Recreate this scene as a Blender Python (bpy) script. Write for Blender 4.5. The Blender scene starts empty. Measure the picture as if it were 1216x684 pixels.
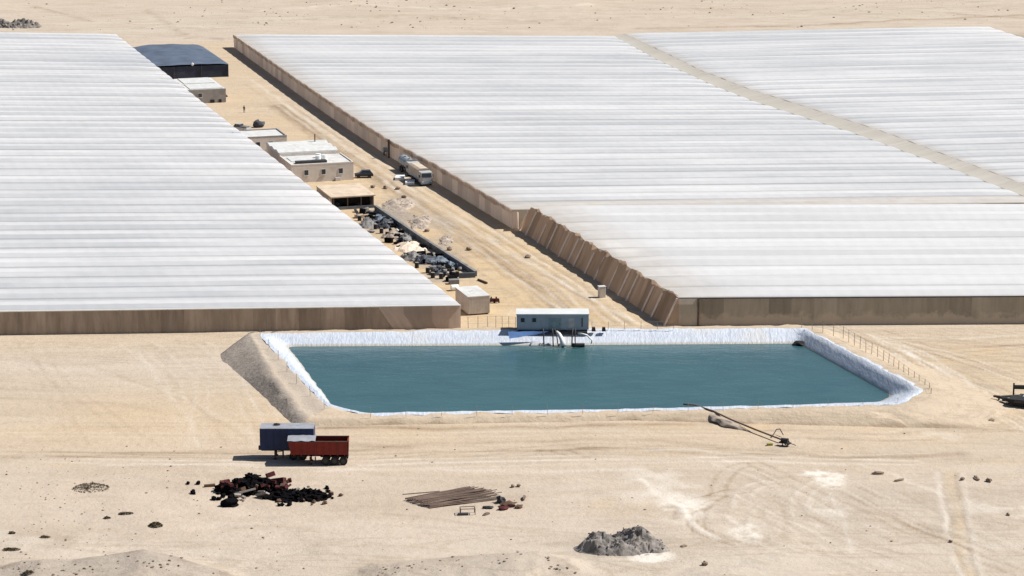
import bpy, math, random
import numpy as np
from mathutils import Vector, Matrix
from mathutils import noise as mnoise

random.seed(7)
RNG = np.random.default_rng(11)
R = math.radians
scene = bpy.context.scene
COL = scene.collection

# ------------------------------------------------------------------ camera
CAM_H = 92.0
F_PX = 3000.0
W_PX, H_PX = 1216.0, 684.0
PITCH = math.atan(691.0 / F_PX)
cam_d = bpy.data.cameras.new('camera')
cam = bpy.data.objects.new('camera', cam_d)
COL.objects.link(cam)
cam.location = (0, 0, CAM_H)
cam.rotation_euler = (math.pi / 2 - PITCH, 0, 0)
cam_d.sensor_width = 36.0
cam_d.lens = 36.0 * F_PX / W_PX
cam_d.clip_start = 1.0
cam_d.clip_end = 40000.0
scene.camera = cam

# ------------------------------------------------------------------ sky + sun
SUN_EL = R(49)
SUN_AZ = R(10)                      # measured from +X (right) towards +Y (away)
SUN_DIR = Vector((math.cos(SUN_AZ) * math.cos(SUN_EL), math.sin(SUN_AZ) * math.cos(SUN_EL), math.sin(SUN_EL)))
w = bpy.data.worlds.new('World')
scene.world = w
w.use_nodes = True
wn = w.node_tree
bg = wn.nodes['Background']
sky = wn.nodes.new('ShaderNodeTexSky')
sky.sky_type = 'NISHITA'
sky.sun_disc = False
sky.sun_elevation = SUN_EL
sky.sun_rotation = math.pi / 2 - SUN_AZ
sky.dust_density = 1.0
sky.air_density = 1.0
wn.links.new(sky.outputs[0], bg.inputs[0])
bg.inputs[1].default_value = 0.055
sun_d = bpy.data.lights.new('sun', 'SUN')
sun_d.energy = 5.0
sun_d.angle = R(0.5)
sun_d.color = (1.0, 0.965, 0.91)
sun = bpy.data.objects.new('sun', sun_d)
COL.objects.link(sun)
sun.rotation_euler = (-SUN_DIR).to_track_quat('-Z', 'Y').to_euler()
scene.view_settings.view_transform = 'Standard'
scene.view_settings.look = 'None'
scene.view_settings.exposure = 0.36
scene.view_settings.gamma = 1.0
scene.cycles.max_bounces = 8

# ------------------------------------------------------------------ measuring helpers
CP, SP = math.cos(PITCH), math.sin(PITCH)


def at(px, py, z=0.0):
    """point at height z seen at photograph pixel (px, py)"""
    cx = (px - W_PX / 2) / F_PX
    cy = -(py - H_PX / 2) / F_PX
    d = Vector((cx, CP + cy * SP, -SP + cy * CP))
    t = (z - CAM_H) / d.z
    return Vector((d.x * t, d.y * t, z))


def scale_at(py, z=0.0):
    p = at(608, py, z)
    depth = p.y * CP - (z - CAM_H) * SP
    return F_PX / depth


LANE = R(17.3)
LX = Vector((math.cos(LANE), math.sin(LANE), 0))     # across the lane
LY = Vector((-math.sin(LANE), math.cos(LANE), 0))    # along the lane, away


# ------------------------------------------------------------------ objects
def tag(o, label=None, cat=None, group=None, kind=None):
    if label: o['label'] = label
    if cat: o['category'] = cat
    if group: o['group'] = group
    if kind: o['kind'] = kind
    return o


def thing(name, label, cat, loc, rz=0.0, group=None):
    o = bpy.data.objects.new(name, None)
    o.empty_display_size = 0.3
    COL.objects.link(o)
    o.location = loc
    o.rotation_euler = (0, 0, rz)
    return tag(o, label, cat, group)


class MB:
    def __init__(self):
        self.v = []
        self.f = []
        self.uv = {}

    def add(self, vs, fs):
        n = len(self.v)
        self.v += [tuple(p) for p in vs]
        self.f += [tuple(i + n for i in f) for f in fs]
        return self

    def box(self, x0, x1, y0, y1, z0, z1, top=None):
        tx0, tx1, ty0, ty1 = top if top else (x0, x1, y0, y1)
        vs = [(x0, y0, z0), (x1, y0, z0), (x1, y1, z0), (x0, y1, z0),
              (tx0, ty0, z1), (tx1, ty0, z1), (tx1, ty1, z1), (tx0, ty1, z1)]
        return self.add(vs, [(0, 3, 2, 1), (4, 5, 6, 7), (0, 1, 5, 4), (1, 2, 6, 5), (2, 3, 7, 6), (3, 0, 4, 7)])

    def tube(self, pts, r, n=8, r2=None, cap=True):
        pts = [Vector(p) for p in pts]
        rings = []
        up0 = Vector((0, 0, 1))
        for i, p in enumerate(pts):
            d = (pts[min(i + 1, len(pts) - 1)] - pts[max(i - 1, 0)])
            if d.length < 1e-6: d = Vector((0, 0, 1))
            d.normalize()
            a = d.cross(up0)
            if a.length < 1e-3: a = d.cross(Vector((1, 0, 0)))
            a.normalize()
            b = a.cross(d)
            rr = r if r2 is None else r + (r2 - r) * i / max(1, len(pts) - 1)
            rings.append([p + a * rr * math.cos(2 * math.pi * k / n) + b * rr * math.sin(2 * math.pi * k / n) for k in range(n)])
        vs = [q for ring in rings for q in ring]
        fs = []
        for i in range(len(pts) - 1):
            for k in range(n):
                fs.append((i * n + k, i * n + (k + 1) % n, (i + 1) * n + (k + 1) % n, (i + 1) * n + k))
        if cap:
            fs.append(tuple(range(n))[::-1])
            fs.append(tuple((len(pts) - 1) * n + k for k in range(n)))
        return self.add(vs, fs)

    def prism(self, poly, axis, a0, a1):
        """closed 2D outline extruded along an axis: 'x' -> poly is (y, z); 'y' -> poly is (x, z)"""
        n = len(poly)
        if axis == 'x':
            vs = [(a0, p, q) for p, q in poly] + [(a1, p, q) for p, q in poly]
        elif axis == 'y':
            vs = [(p, a0, q) for p, q in poly] + [(p, a1, q) for p, q in poly]
        else:
            vs = [(p, q, a0) for p, q in poly] + [(p, q, a1) for p, q in poly]
        fs = [tuple(range(n))[::-1], tuple(range(n, 2 * n))]
        for k in range(n):
            fs.append((k, (k + 1) % n, n + (k + 1) % n, n + k))
        return self.add(vs, fs)

    def lump(self, c, r, seed=0, sub=2, rough=0.35, cut=None, freq=1.6):
        import bmesh
        bm = bmesh.new()
        bmesh.ops.create_icosphere(bm, subdivisions=sub, radius=1.0)
        off = Vector((seed * 3.17, seed * 1.31, seed * 7.7))
        vs = []
        for v in bm.verts:
            k = 1 + rough * mnoise.fractal(v.co * freq + off, 0.8, 2.0, 3)
            p = Vector((v.co.x * r[0] * k, v.co.y * r[1] * k, v.co.z * r[2] * k))
            p += Vector(c)
            if cut is not None and p.z < cut: p.z = cut
            vs.append(p)
        idx = {v: i for i, v in enumerate(bm.verts)}
        fs = [tuple(idx[v] for v in f.verts) for f in bm.faces]
        bm.free()
        return self.add(vs, fs)

    def heap(self, c, rx, ry, h, seed=0, n=26, rough=0.35, peaks=None, freq=0.5):
        """a tipped heap: heightfield over an ellipse"""
        vs, fs = [], []
        off = Vector((seed * 5.3, seed * 2.9, 0))
        m = n
        for i in range(m + 1):
            for j in range(m + 1):
                u, v = -1 + 2 * i / m, -1 + 2 * j / m
                x, y = u * rx * 1.1, v * ry * 1.1
                d = math.hypot(u * 1.1, v * 1.1)
                d *= 1 + 0.22 * mnoise.noise(Vector((math.cos(math.atan2(v, u)) * 1.7, math.sin(math.atan2(v, u)) * 1.7, seed)))
                if peaks:
                    z = 0
                    for (pu, pv, ps, ph) in peaks:
                        z = max(z, ph * max(0, 1 - math.hypot(u - pu, v - pv) / ps))
                else:
                    z = max(0, 1 - d)
                edge = min(1, max(0, (1.02 - d) * 4))
                nz = mnoise.fractal(Vector((x * freq, y * freq, 0)) + off, 0.7, 2.0, 4)
                z = h * (z + rough * nz * edge * (0.35 + z)) * edge - 0.12 * (1 - edge)
                vs.append((c[0] + x, c[1] + y, c[2] + z))
        for i in range(m):
            for j in range(m):
                a = i * (m + 1) + j
                fs.append((a, a + m + 1, a + m + 2, a + 1))
        return self.add(vs, fs)

    def mesh(self, name, mat, smooth=False):
        me = bpy.data.meshes.new(name)
        me.from_pydata([tuple(p) for p in self.v], [], self.f)
        me.validate()
        if mat: me.materials.append(mat)
        if smooth:
            me.polygons.foreach_set('use_smooth', [True] * len(me.polygons))
        me.update()
        return me

    def build(self, name, mat, parent=None, smooth=False, bevel=0.0):
        o = bpy.data.objects.new(name, self.mesh(name, mat, smooth))
        COL.objects.link(o)
        if parent: o.parent = parent
        if bevel:
            b = o.modifiers.new('bevel', 'BEVEL')
            b.width = bevel
            b.segments = 2
            b.limit_method = 'ANGLE'
        return o


def copy_tree(o, parent=None):
    c = o.copy()
    COL.objects.link(c)
    c.parent = parent
    for ch in list(o.children):
        copy_tree(ch, c)
    return c


# ------------------------------------------------------------------ materials
class NT:
    def __init__(self, name):
        self.m = bpy.data.materials.new(name)
        self.m.use_nodes = True
        self.t = self.m.node_tree
        self.b = self.t.nodes['Principled BSDF']
        self.out = self.t.nodes['Material Output']

    def n(self, typ, **kw):
        nd = self.t.nodes.new(typ)
        for k, v in kw.items():
            setattr(nd, k, v)
        return nd

    def l(self, a, b):
        self.t.links.new(a, b)

    def val(self, sock, v):
        if hasattr(v, 'is_output'):
            self.l(v, sock)
        else:
            sock.default_value = v

    def math(self, op, a, b=0.0, c=None, clamp=False):
        nd = self.n('ShaderNodeMath', operation=op)
        nd.use_clamp = clamp
        self.val(nd.inputs[0], a)
        self.val(nd.inputs[1], b)
        if c is not None: self.val(nd.inputs[2], c)
        return nd.outputs[0]

    def mix(self, fac, a, b, blend='MIX'):
        nd = self.n('ShaderNodeMix', data_type='RGBA', blend_type=blend)
        self.val(nd.inputs[0], fac)
        for i, q in ((6, a), (7, b)):
            if isinstance(q, (tuple, list)): q = (q[0], q[1], q[2], 1.0)
            self.val(nd.inputs[i], q)
        return nd.outputs[2]

    def noise(self, vec, scale, detail=4.0, rough=0.55, dist=0.0):
        nd = self.n('ShaderNodeTexNoise')
        if vec is not None: self.l(vec, nd.inputs['Vector'])
        nd.inputs['Scale'].default_value = scale
        nd.inputs['Detail'].default_value = detail
        nd.inputs['Roughness'].default_value = rough
        nd.inputs['Distortion'].default_value = dist
        return nd.outputs['Fac']

    def ramp(self, fac, lo, hi, a=0.0, b=1.0):
        nd = self.n('ShaderNodeMapRange')
        nd.clamp = True
        self.l(fac, nd.inputs[0])
        nd.inputs[1].default_value = lo
        nd.inputs[2].default_value = hi
        nd.inputs[3].default_value = a
        nd.inputs[4].default_value = b
        return nd.outputs[0]

    def obj_coord(self, scale=(1, 1, 1)):
        tc = self.n('ShaderNodeTexCoord')
        mp = self.n('ShaderNodeMapping')
        mp.inputs['Scale'].default_value = scale
        self.l(tc.outputs['Object'], mp.inputs['Vector'])
        return mp.outputs['Vector']

    def bump(self, height, strength=0.3, dist=0.1):
        nd = self.n('ShaderNodeBump')
        nd.inputs['Strength'].default_value = strength
        nd.inputs['Distance'].default_value = dist
        self.l(height, nd.inputs['Height'])
        self.l(nd.outputs['Normal'], self.b.inputs['Normal'])


def mat(name, col, rough=0.75, var=0.25, scale=1.5, stretch=(1, 1, 1), metal=0.0, stain=None, stain_lo=0.55, bump=0.0, spec=0.3):
    t = NT(name)
    vec = t.obj_coord(stretch)
    nf = t.noise(vec, scale, 5.0, 0.6)
    k = t.ramp(nf, 0.25, 0.75, 1 - var, 1 + var)
    c = t.mix(1.0, col, k, 'MULTIPLY')
    if stain:
        nf2 = t.noise(vec, scale * 0.45 + 0.17, 6.0, 0.65, 0.6)
        c = t.mix(t.ramp(nf2, stain_lo, stain_lo + 0.15), c, stain)
    t.l(c, t.b.inputs['Base Color'])
    t.b.inputs['Roughness'].default_value = rough
    t.b.inputs['Metallic'].default_value = metal
    t.b.inputs['Specular IOR Level'].default_value = spec
    if bump: t.bump(nf, bump, 0.1)
    return t.m


def sand_material():
    t = NT('desert sand')
    tc = t.n('ShaderNodeTexCoord')
    P = tc.outputs['Object']
    att = t.n('ShaderNodeAttribute', attribute_name='mask')      # R yellow sand, G darker soil, B white spill, A grey stony soil and one shade patch
    sep = t.n('ShaderNodeSeparateColor')
    t.l(att.outputs['Color'], sep.inputs[0])
    A = att.outputs['Alpha']
    mp = t.n('ShaderNodeMapping')
    mp.inputs['Scale'].default_value = (0.35, 1.0, 1.0)
    t.l(P, mp.inputs['Vector'])
    S = mp.outputs['Vector']
    big = t.noise(S, 0.018, 4, 0.55, 0.4)
    mid = t.noise(S, 0.11, 5, 0.6, 0.5)
    fine = t.noise(P, 0.9, 5, 0.65)
    grit = t.noise(P, 3.2, 3, 0.7)
    c = t.mix(t.ramp(big, 0.35, 0.65), (0.480, 0.402, 0.322), (0.485, 0.420, 0.345))
    c = t.mix(t.ramp(mid, 0.40, 0.75, 0.0, 0.55), c, (0.37, 0.30, 0.228))
    c = t.mix(t.math('MULTIPLY', sep.outputs[0], t.ramp(mid, 0.2, 0.7, 1.0, 0.65)), c, (0.52, 0.375, 0.205))
    c = t.mix(t.ramp(fine, 0.50, 0.72, 0.0, 0.22), c, (0.38, 0.29, 0.21))
    c = t.mix(t.ramp(grit, 0.62, 0.74, 0.0, 0.30), c, (0.25, 0.19, 0.14))
    mp2 = t.n('ShaderNodeMapping')
    mp2.inputs['Scale'].default_value = (0.030, 0.16, 1.0)
    mp2.inputs['Rotation'].default_value = (0, 0, 0.03)
    t.l(P, mp2.inputs['Vector'])
    wav = t.noise(mp2.outputs['Vector'], 1.0, 6, 0.62, 0.9)
    line = t.ramp(t.math('ABSOLUTE', t.math('SUBTRACT', wav, 0.5)), 0.0, 0.035, 1.0, 0.0)
    c = t.mix(t.math('MULTIPLY', line, t.ramp(big, 0.38, 0.62, 0.10, 0.50)), c, (0.30, 0.235, 0.165))
    c = t.mix(t.ramp(wav, 0.55, 0.75, 0.0, 0.35), c, (0.52, 0.465, 0.40))
    mott = t.noise(S, 0.33, 6, 0.7, 1.0)
    c = t.mix(t.ramp(mott, 0.52, 0.70, 0.0, 0.38), c, (0.33, 0.265, 0.20))
    dk = t.math('MULTIPLY', sep.outputs[1], t.ramp(fine, 0.3, 0.6, 0.65, 1.0), clamp=True)
    c = t.mix(dk, c, (0.25, 0.18, 0.12))
    stony = t.mix(t.ramp(t.noise(P, 1.7, 6, 0.75), 0.35, 0.68), (0.35, 0.305, 0.262), (0.19, 0.162, 0.142))
    c = t.mix(t.math('MULTIPLY', A, 0.9), c, stony)
    wt = t.math('MULTIPLY', sep.outputs[2], t.ramp(mid, 0.3, 0.55, 0.55, 1.0), clamp=True)
    c = t.mix(wt, c, (0.66, 0.61, 0.54))
    t.l(c, t.b.inputs['Base Color'])
    t.b.inputs['Roughness'].default_value = 0.95
    t.b.inputs['Specular IOR Level'].default_value = 0.1
    h = t.math('ADD', t.math('MULTIPLY', mid, 0.9), t.math('ADD', t.math('MULTIPLY', fine, 0.32), t.math('MULTIPLY', grit, 0.10)))
    t.bump(h, 0.55, 1.0)
    return t.m


def film_material(name, white, grey, glossy=0.12):
    """white plastic film, UV: u in metres along the span, v = span number + fraction"""
    t = NT(name)
    uvn = t.n('ShaderNodeUVMap', uv_map='UVMap')
    sx = t.n('ShaderNodeSeparateXYZ')
    t.l(uvn.outputs[0], sx.inputs[0])
    u, v = sx.outputs[0], sx.outputs[1]
    fr = t.math('FRACT', v)
    fl = t.math('FLOOR', v)

    def streak(us, vs, detail, seed, band=0):
        cb = t.n('ShaderNodeCombineXYZ')
        t.l(t.math('MULTIPLY', u, us), cb.inputs[0])
        vv = t.math('MULTIPLY', t.math('FLOOR', t.math('MULTIPLY', v, band)), 3.71 / band) if band else v
        t.l(t.math('MULTIPLY', vv, vs), cb.inputs[1])
        cb.inputs[2].default_value = seed
        return t.noise(cb.outputs[0], 1.0, detail, 0.6)
    wn_ = t.n('ShaderNodeTexWhiteNoise', noise_dimensions='1D')
    t.l(fl, wn_.inputs['W'])
    s1 = streak(0.018, 5.0, 3, 1.0, 3)     # long streaks of dust
    s2 = streak(0.035, 11.0, 3, 5.0, 8)    # fine streaks
    s3 = streak(0.016, 0.28, 4, 9.0)       # large cloudy patches
    s4 = streak(0.35, 3.0, 3, 13.0)        # creases between the arches
    wn2 = t.n('ShaderNodeTexWhiteNoise', noise_dimensions='1D')
    t.l(t.math('ADD', fl, 0.37), wn2.inputs['W'])
    k = t.math('ADD', t.ramp(s1, 0.42, 0.62, 0.0, 0.36), t.ramp(s2, 0.38, 0.68, 0.0, 0.20))
    k = t.math('ADD', k, t.ramp(s3, 0.36, 0.68, -0.08, 0.34))
    k = t.math('ADD', k, t.math('MULTIPLY', wn_.outputs[0], 0.14))
    k = t.math('ADD', k, t.ramp(s4, 0.45, 0.75, 0.0, 0.12))
    # slope shading painted into the film: lower front and back of each span greyer
    front_shade = t.math('MULTIPLY', t.ramp(fr, 0.30, 0.34, 1.0, 0.0), t.ramp(wn2.outputs[0], 0.0, 1.0, 0.16, 0.50))
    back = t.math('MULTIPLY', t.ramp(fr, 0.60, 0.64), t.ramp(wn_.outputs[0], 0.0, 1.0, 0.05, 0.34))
    k = t.math('ADD', k, t.math('ADD', front_shade, back))
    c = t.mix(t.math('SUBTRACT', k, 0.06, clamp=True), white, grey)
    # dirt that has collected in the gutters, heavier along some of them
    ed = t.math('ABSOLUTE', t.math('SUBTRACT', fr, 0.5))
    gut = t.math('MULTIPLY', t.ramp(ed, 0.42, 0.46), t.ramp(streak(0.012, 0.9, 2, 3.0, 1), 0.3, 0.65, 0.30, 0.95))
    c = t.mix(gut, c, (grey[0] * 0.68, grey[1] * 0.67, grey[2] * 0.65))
    # sand blown on to the edges
    att = t.n('ShaderNodeAttribute', attribute_name='edge')
    c = t.mix(t.math('MULTIPLY', t.math('MULTIPLY', att.outputs['Fac'], 0.55), t.ramp(s4, 0.3, 0.7, 0.5, 1.0)), c, (0.60, 0.50, 0.38))
    t.l(c, t.b.inputs['Base Color'])
    t.b.inputs['Roughness'].default_value = 0.45
    t.b.inputs['Specular IOR Level'].default_value = 0.35
    tr = t.n('ShaderNodeBsdfTranslucent')
    t.l(c, tr.inputs['Color'])
    mx = t.n('ShaderNodeMixShader')
    mx.inputs[0].default_value = 0.34
    t.l(t.b.outputs[0], mx.inputs[1])
    t.l(tr.outputs[0], mx.inputs[2])
    t.l(mx.outputs[0], t.out.inputs['Surface'])
    hgt = t.math('ADD', t.math('MULTIPLY', s4, 0.5), t.math('MULTIPLY', t.math('SINE', t.math('MULTIPLY', u, 2.51)), 0.06))
    t.bump(hgt, 0.25, 0.5)
    return t.m


def net_material(name, col, alt, trans=0.5, dirt=None, cloths=(0.76, 1.12)):
    """woven wind net: vertical folds, UV u in metres along the wall, v = height 0..1"""
    t = NT(name)
    uvn = t.n('ShaderNodeUVMap', uv_map='UVMap')
    sx = t.n('ShaderNodeSeparateXYZ')
    t.l(uvn.outputs[0], sx.inputs[0])

    def st(us, vs, seed, detail=4):
        cb = t.n('ShaderNodeCombineXYZ')
        t.l(t.math('MULTIPLY', sx.outputs[0], us), cb.inputs[0])
        t.l(t.math('MULTIPLY', sx.outputs[1], vs), cb.inputs[1])
        cb.inputs[2].default_value = seed
        return t.noise(cb.outputs[0], 1.0, detail, 0.65)
    a = st(0.9, 0.5, 2.0)
    b = st(0.08, 0.8, 6.0)
    e = st(0.5, 2.2, 8.0)
    c = t.mix(t.ramp(a, 0.34, 0.66), col, alt)
    c = t.mix(t.ramp(b, 0.4, 0.7, 0.0, 0.5), c, (col[0] * 0.72, col[1] * 0.70, col[2] * 0.66))
    pn = t.n('ShaderNodeTexWhiteNoise', noise_dimensions='1D')
    t.l(t.math('FLOOR', t.math('MULTIPLY', sx.outputs[0], 0.29)), pn.inputs['W'])
    c = t.mix(1.0, c, t.ramp(pn.outputs[0], 0.0, 1.0, cloths[0], cloths[1]), 'MULTIPLY')      # cloths of different age
    if dirt:
        up = t.math('ADD', sx.outputs[1], t.math('MULTIPLY', t.math('SUBTRACT', e, 0.5), 1.1))
        c = t.mix(t.ramp(up, 0.46, 0.30, 0.0, 0.85), c, dirt)
    t.l(c, t.b.inputs['Base Color'])
    t.b.inputs['Roughness'].default_value = 0.9
    t.b.inputs['Specular IOR Level'].default_value = 0.1
    tr = t.n('ShaderNodeBsdfTranslucent')
    t.l(c, tr.inputs['Color'])
    mx = t.n('ShaderNodeMixShader')
    mx.inputs[0].default_value = trans
    t.l(t.b.outputs[0], mx.inputs[1])
    t.l(tr.outputs[0], mx.inputs[2])
    t.l(mx.outputs[0], t.out.inputs['Surface'])
    t.bump(a, 0.6, 0.4)
    return t.m


def water_material():
    t = NT('reservoir water')
    v = t.obj_coord((0.45, 1.0, 1.0))
    a = t.noise(v, 0.05, 3, 0.5, 0.5)
    b = t.noise(v, 1.1, 4, 0.6, 0.3)
    b2 = t.noise(v, 0.35, 4, 0.65, 0.3)
    a2 = t.noise(v, 0.022, 4, 0.6, 1.5)
    c = t.mix(t.ramp(a2, 0.35, 0.68), (0.032, 0.080, 0.096), (0.040, 0.102, 0.112))
    c = t.mix(t.ramp(b2, 0.40, 0.72, 0.0, 0.45), c, (0.056, 0.128, 0.140))
    t.l(c, t.b.inputs['Base Color'])
    t.b.inputs['Roughness'].default_value = 0.18
    t.b.inputs['IOR'].default_value = 1.333
    t.bump(t.math('ADD', t.math('MULTIPLY', b, 0.25), t.math('MULTIPLY', b2, 0.5)), 0.32, 0.5)
    return t.m


M = {}
M['sand'] = sand_material()
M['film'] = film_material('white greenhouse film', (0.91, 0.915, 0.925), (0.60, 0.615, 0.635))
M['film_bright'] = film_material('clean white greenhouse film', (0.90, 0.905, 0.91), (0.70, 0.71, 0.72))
M['net_brown'] = net_material('brown wind net', (0.54, 0.43, 0.335), (0.36, 0.275, 0.21), 0.5)
M['net_olive'] = net_material('olive brown wind net', (0.45, 0.395, 0.315), (0.36, 0.31, 0.245), 0.5, dirt=(0.56, 0.46, 0.36))
M['net_pink'] = net_material('pale dusty net', (0.88, 0.77, 0.69), (0.80, 0.66, 0.57), 0.55)
M['net_tan'] = net_material('rust tan net', (0.70, 0.53, 0.40), (0.52, 0.38, 0.285), 0.55)
M['net_pale'] = net_material('pale cream net', (0.80, 0.74, 0.64), (0.72, 0.65, 0.55), 0.55)
M['edge_board'] = mat('weathered edge board', (0.40, 0.27, 0.20), 0.8, 0.3, 0.4)
M['net_passage'] = net_material('dusty beige passage net', (0.50, 0.47, 0.42), (0.46, 0.43, 0.385), 0.15, cloths=(0.97, 1.0))
M['net_mesh'] = net_material('pale brown mesh', (0.88, 0.76, 0.66), (0.76, 0.63, 0.53), 0.55)
M['net_edge'] = net_material('frayed brown net edge', (0.56, 0.41, 0.32), (0.80, 0.68, 0.58), 0.4)
M['seam'] = mat('pale net seam', (0.85, 0.70, 0.58), 0.8, 0.15)
M['post_dark'] = mat('dark timber post', (0.12, 0.09, 0.07), 0.8, 0.3)
M['post'] = mat('grey metal post', (0.30, 0.27, 0.23), 0.6, 0.2)
M['post_gold'] = mat('tan metal post', (0.36, 0.27, 0.16), 0.6, 0.2)
M['water'] = water_material()
M['liner'] = mat('white pond liner', (0.64, 0.68, 0.74), 0.45, 0.14, 0.6, stain=(0.45, 0.49, 0.56), stain_lo=0.52, bump=0.5)
def liner_material():
    t = NT('white pond liner')
    P = t.obj_coord()
    fine = t.noise(t.obj_coord((2.2, 0.6, 1.0)), 1.3, 5, 0.65, 0.4)
    big = t.noise(P, 0.18, 4, 0.6)
    c = t.mix(t.ramp(fine, 0.35, 0.68), (0.60, 0.64, 0.70), (0.43, 0.47, 0.55))
    c = t.mix(t.ramp(big, 0.52, 0.7, 0.0, 0.5), c, (0.56, 0.53, 0.48))
    sx = t.n('ShaderNodeSeparateXYZ')
    t.l(P, sx.inputs[0])
    # weld seams every few metres and the stain the falling water left
    seam = t.ramp(t.math('ABSOLUTE', t.math('SUBTRACT', t.math('FRACT', t.math('MULTIPLY', sx.outputs[0], 0.17)), 0.5)), 0.0, 0.03, 0.55, 0.0)
    c = t.mix(seam, c, (0.36, 0.39, 0.45))
    lvl = t.math('ADD', sx.outputs[2], t.math('MULTIPLY', t.math('SUBTRACT', big, 0.5), 0.3))
    c = t.mix(t.ramp(lvl, 0.40, 0.62, 0.85, 0.0), c, (0.40, 0.37, 0.30))
    t.l(c, t.b.inputs['Base Color'])
    t.b.inputs['Roughness'].default_value = 0.45
    t.bump(fine, 0.5, 0.25)
    return t.m


M['liner'] = liner_material()
M['black_net'] = mat('black shade net', (0.035, 0.042, 0.065), 0.85, 0.4, 0.35)
M['black_net_roof'] = mat('dark blue grey shade net', (0.085, 0.11, 0.155), 0.8, 0.3, 0.25)
M['grey_wall'] = mat('grey rendered wall', (0.30, 0.28, 0.26), 0.85, 0.2, 0.8, stain=(0.24, 0.22, 0.20))
M['cream_wall'] = mat('cream rendered wall', (0.62, 0.57, 0.52), 0.85, 0.12, 0.8, stain=(0.48, 0.43, 0.38), stain_lo=0.58)
M['white_roof'] = mat('white roof sheet', (0.56, 0.56, 0.545), 0.6, 0.16, 0.9, stain=(0.46, 0.45, 0.42), stain_lo=0.54)
M['grey_roof'] = mat('dusty grey roof', (0.56, 0.55, 0.53), 0.75, 0.2, 0.5, stain=(0.42, 0.40, 0.38), stain_lo=0.55)
M['beige_roof'] = mat('sand covered roof', (0.55, 0.45, 0.34), 0.9, 0.2, 0.6, stain=(0.42, 0.33, 0.25))
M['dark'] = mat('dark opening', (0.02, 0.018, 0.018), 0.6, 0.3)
M['glass'] = mat('dark window glass', (0.03, 0.035, 0.045), 0.15, 0.2, spec=0.5)
M['pump_wall'] = mat('blue grey steel wall', (0.36, 0.41, 0.45), 0.55, 0.12, 0.6, stain=(0.27, 0.30, 0.33), stain_lo=0.6)
M['pump_roof'] = mat('pale grey steel roof', (0.60, 0.61, 0.60), 0.5, 0.1, 0.6)
M['hut_wall'] = mat('beige corrugated wall', (0.55, 0.49, 0.43), 0.7, 0.15, 0.8, stain=(0.44, 0.38, 0.33))
M['navy'] = mat('navy blue trailer paint', (0.012, 0.026, 0.085), 0.45, 0.25, 0.5, stain=(0.03, 0.05, 0.11))
M['trailer_roof'] = mat('dusty trailer roof', (0.27, 0.28, 0.31), 0.7, 0.2, 0.8, stain=(0.18, 0.19, 0.22))
M['red'] = mat('faded red paint', (0.20, 0.020, 0.012), 0.6, 0.3, 0.9, stain=(0.14, 0.03, 0.02))
M['rust'] = mat('rusty steel', (0.11, 0.062, 0.042), 0.85, 0.35, 1.4, stain=(0.09, 0.05, 0.04))
M['black'] = mat('black rubber', (0.022, 0.021, 0.022), 0.8, 0.3, 2.0)
M['steel_dark'] = mat('dark dirty steel', (0.045, 0.042, 0.045), 0.7, 0.35, 1.2)
M['rim'] = mat('dull wheel rim', (0.05, 0.045, 0.042), 0.6, 0.2)
M['scrap'] = mat('black scrap', (0.006, 0.0055, 0.0065), 0.95, 0.6, 1.6, stain=(0.035, 0.012, 0.011), stain_lo=0.6, spec=0.06)
M['scrap_red'] = mat('dull red scrap', (0.07, 0.013, 0.012), 0.8, 0.35, 1.5)
M['scrap_grey'] = mat('grey scrap', (0.30, 0.27, 0.24), 0.8, 0.3, 1.5)
M['rubble'] = mat('grey rubble', (0.20, 0.18, 0.165), 0.95, 0.6, 0.9, stain=(0.32, 0.28, 0.245), stain_lo=0.52, bump=1.0)
M['pole'] = mat('weathered brown pole', (0.17, 0.12, 0.095), 0.85, 0.35, 0.8)
M['shrub'] = mat('dry grey green scrub', (0.105, 0.085, 0.055), 0.95, 0.4, 2.0)
M['tarp_blue'] = mat('dusty blue tarp', (0.14, 0.175, 0.215), 0.7, 0.3, 0.7, stain=(0.07, 0.08, 0.10), bump=0.5)
M['tarp_grey'] = mat('dusty grey tarp', (0.20, 0.195, 0.19), 0.8, 0.35, 0.7, stain=(0.10, 0.095, 0.095), bump=0.5)
M['tarp_dark'] = mat('charcoal tarp', (0.065, 0.07, 0.085), 0.8, 0.4, 0.8, stain=(0.15, 0.15, 0.15), bump=0.5)
M['block_wall'] = mat('dark slate wall', (0.115, 0.125, 0.14), 0.85, 0.3, 0.7)
M['pale_sand'] = mat('pale heaped sand', (0.66, 0.55, 0.44), 0.95, 0.15, 0.9, bump=0.5)
M['white_paint'] = mat('white vehicle paint', (0.72, 0.72, 0.71), 0.35, 0.08, 1.0)
M['truck_paint'] = mat('dusty grey truck paint', (0.42, 0.42, 0.42), 0.55, 0.2, 1.0, stain=(0.28, 0.25, 0.22))
M['tan_canvas'] = mat('tan canvas', (0.52, 0.43, 0.34), 0.85, 0.2, 0.8)
M['pale_blue'] = mat('pale blue grey paint', (0.26, 0.30, 0.35), 0.5, 0.15, 0.8)
M['dark_paint'] = mat('dark grey car paint', (0.035, 0.037, 0.045), 0.35, 0.2, 1.0)
M['silver'] = mat('silver grey paint', (0.42, 0.43, 0.45), 0.4, 0.15, 1.0)
M['plastic'] = mat('white plastic', (0.75, 0.75, 0.73), 0.5, 0.08, 1.0)
M['skin'] = mat('skin', (0.30, 0.17, 0.11), 0.6, 0.1)
M['cloth_dark'] = mat('dark clothing', (0.05, 0.05, 0.065), 0.9, 0.2)
M['hair'] = mat('dark hair', (0.02, 0.015, 0.012), 0.8, 0.2)
M['wood'] = mat('pale timber', (0.42, 0.33, 0.24), 0.85, 0.25, 1.0)
M['blue_plastic'] = mat('blue plastic', (0.05, 0.12, 0.32), 0.5, 0.2, 1.0)
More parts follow.
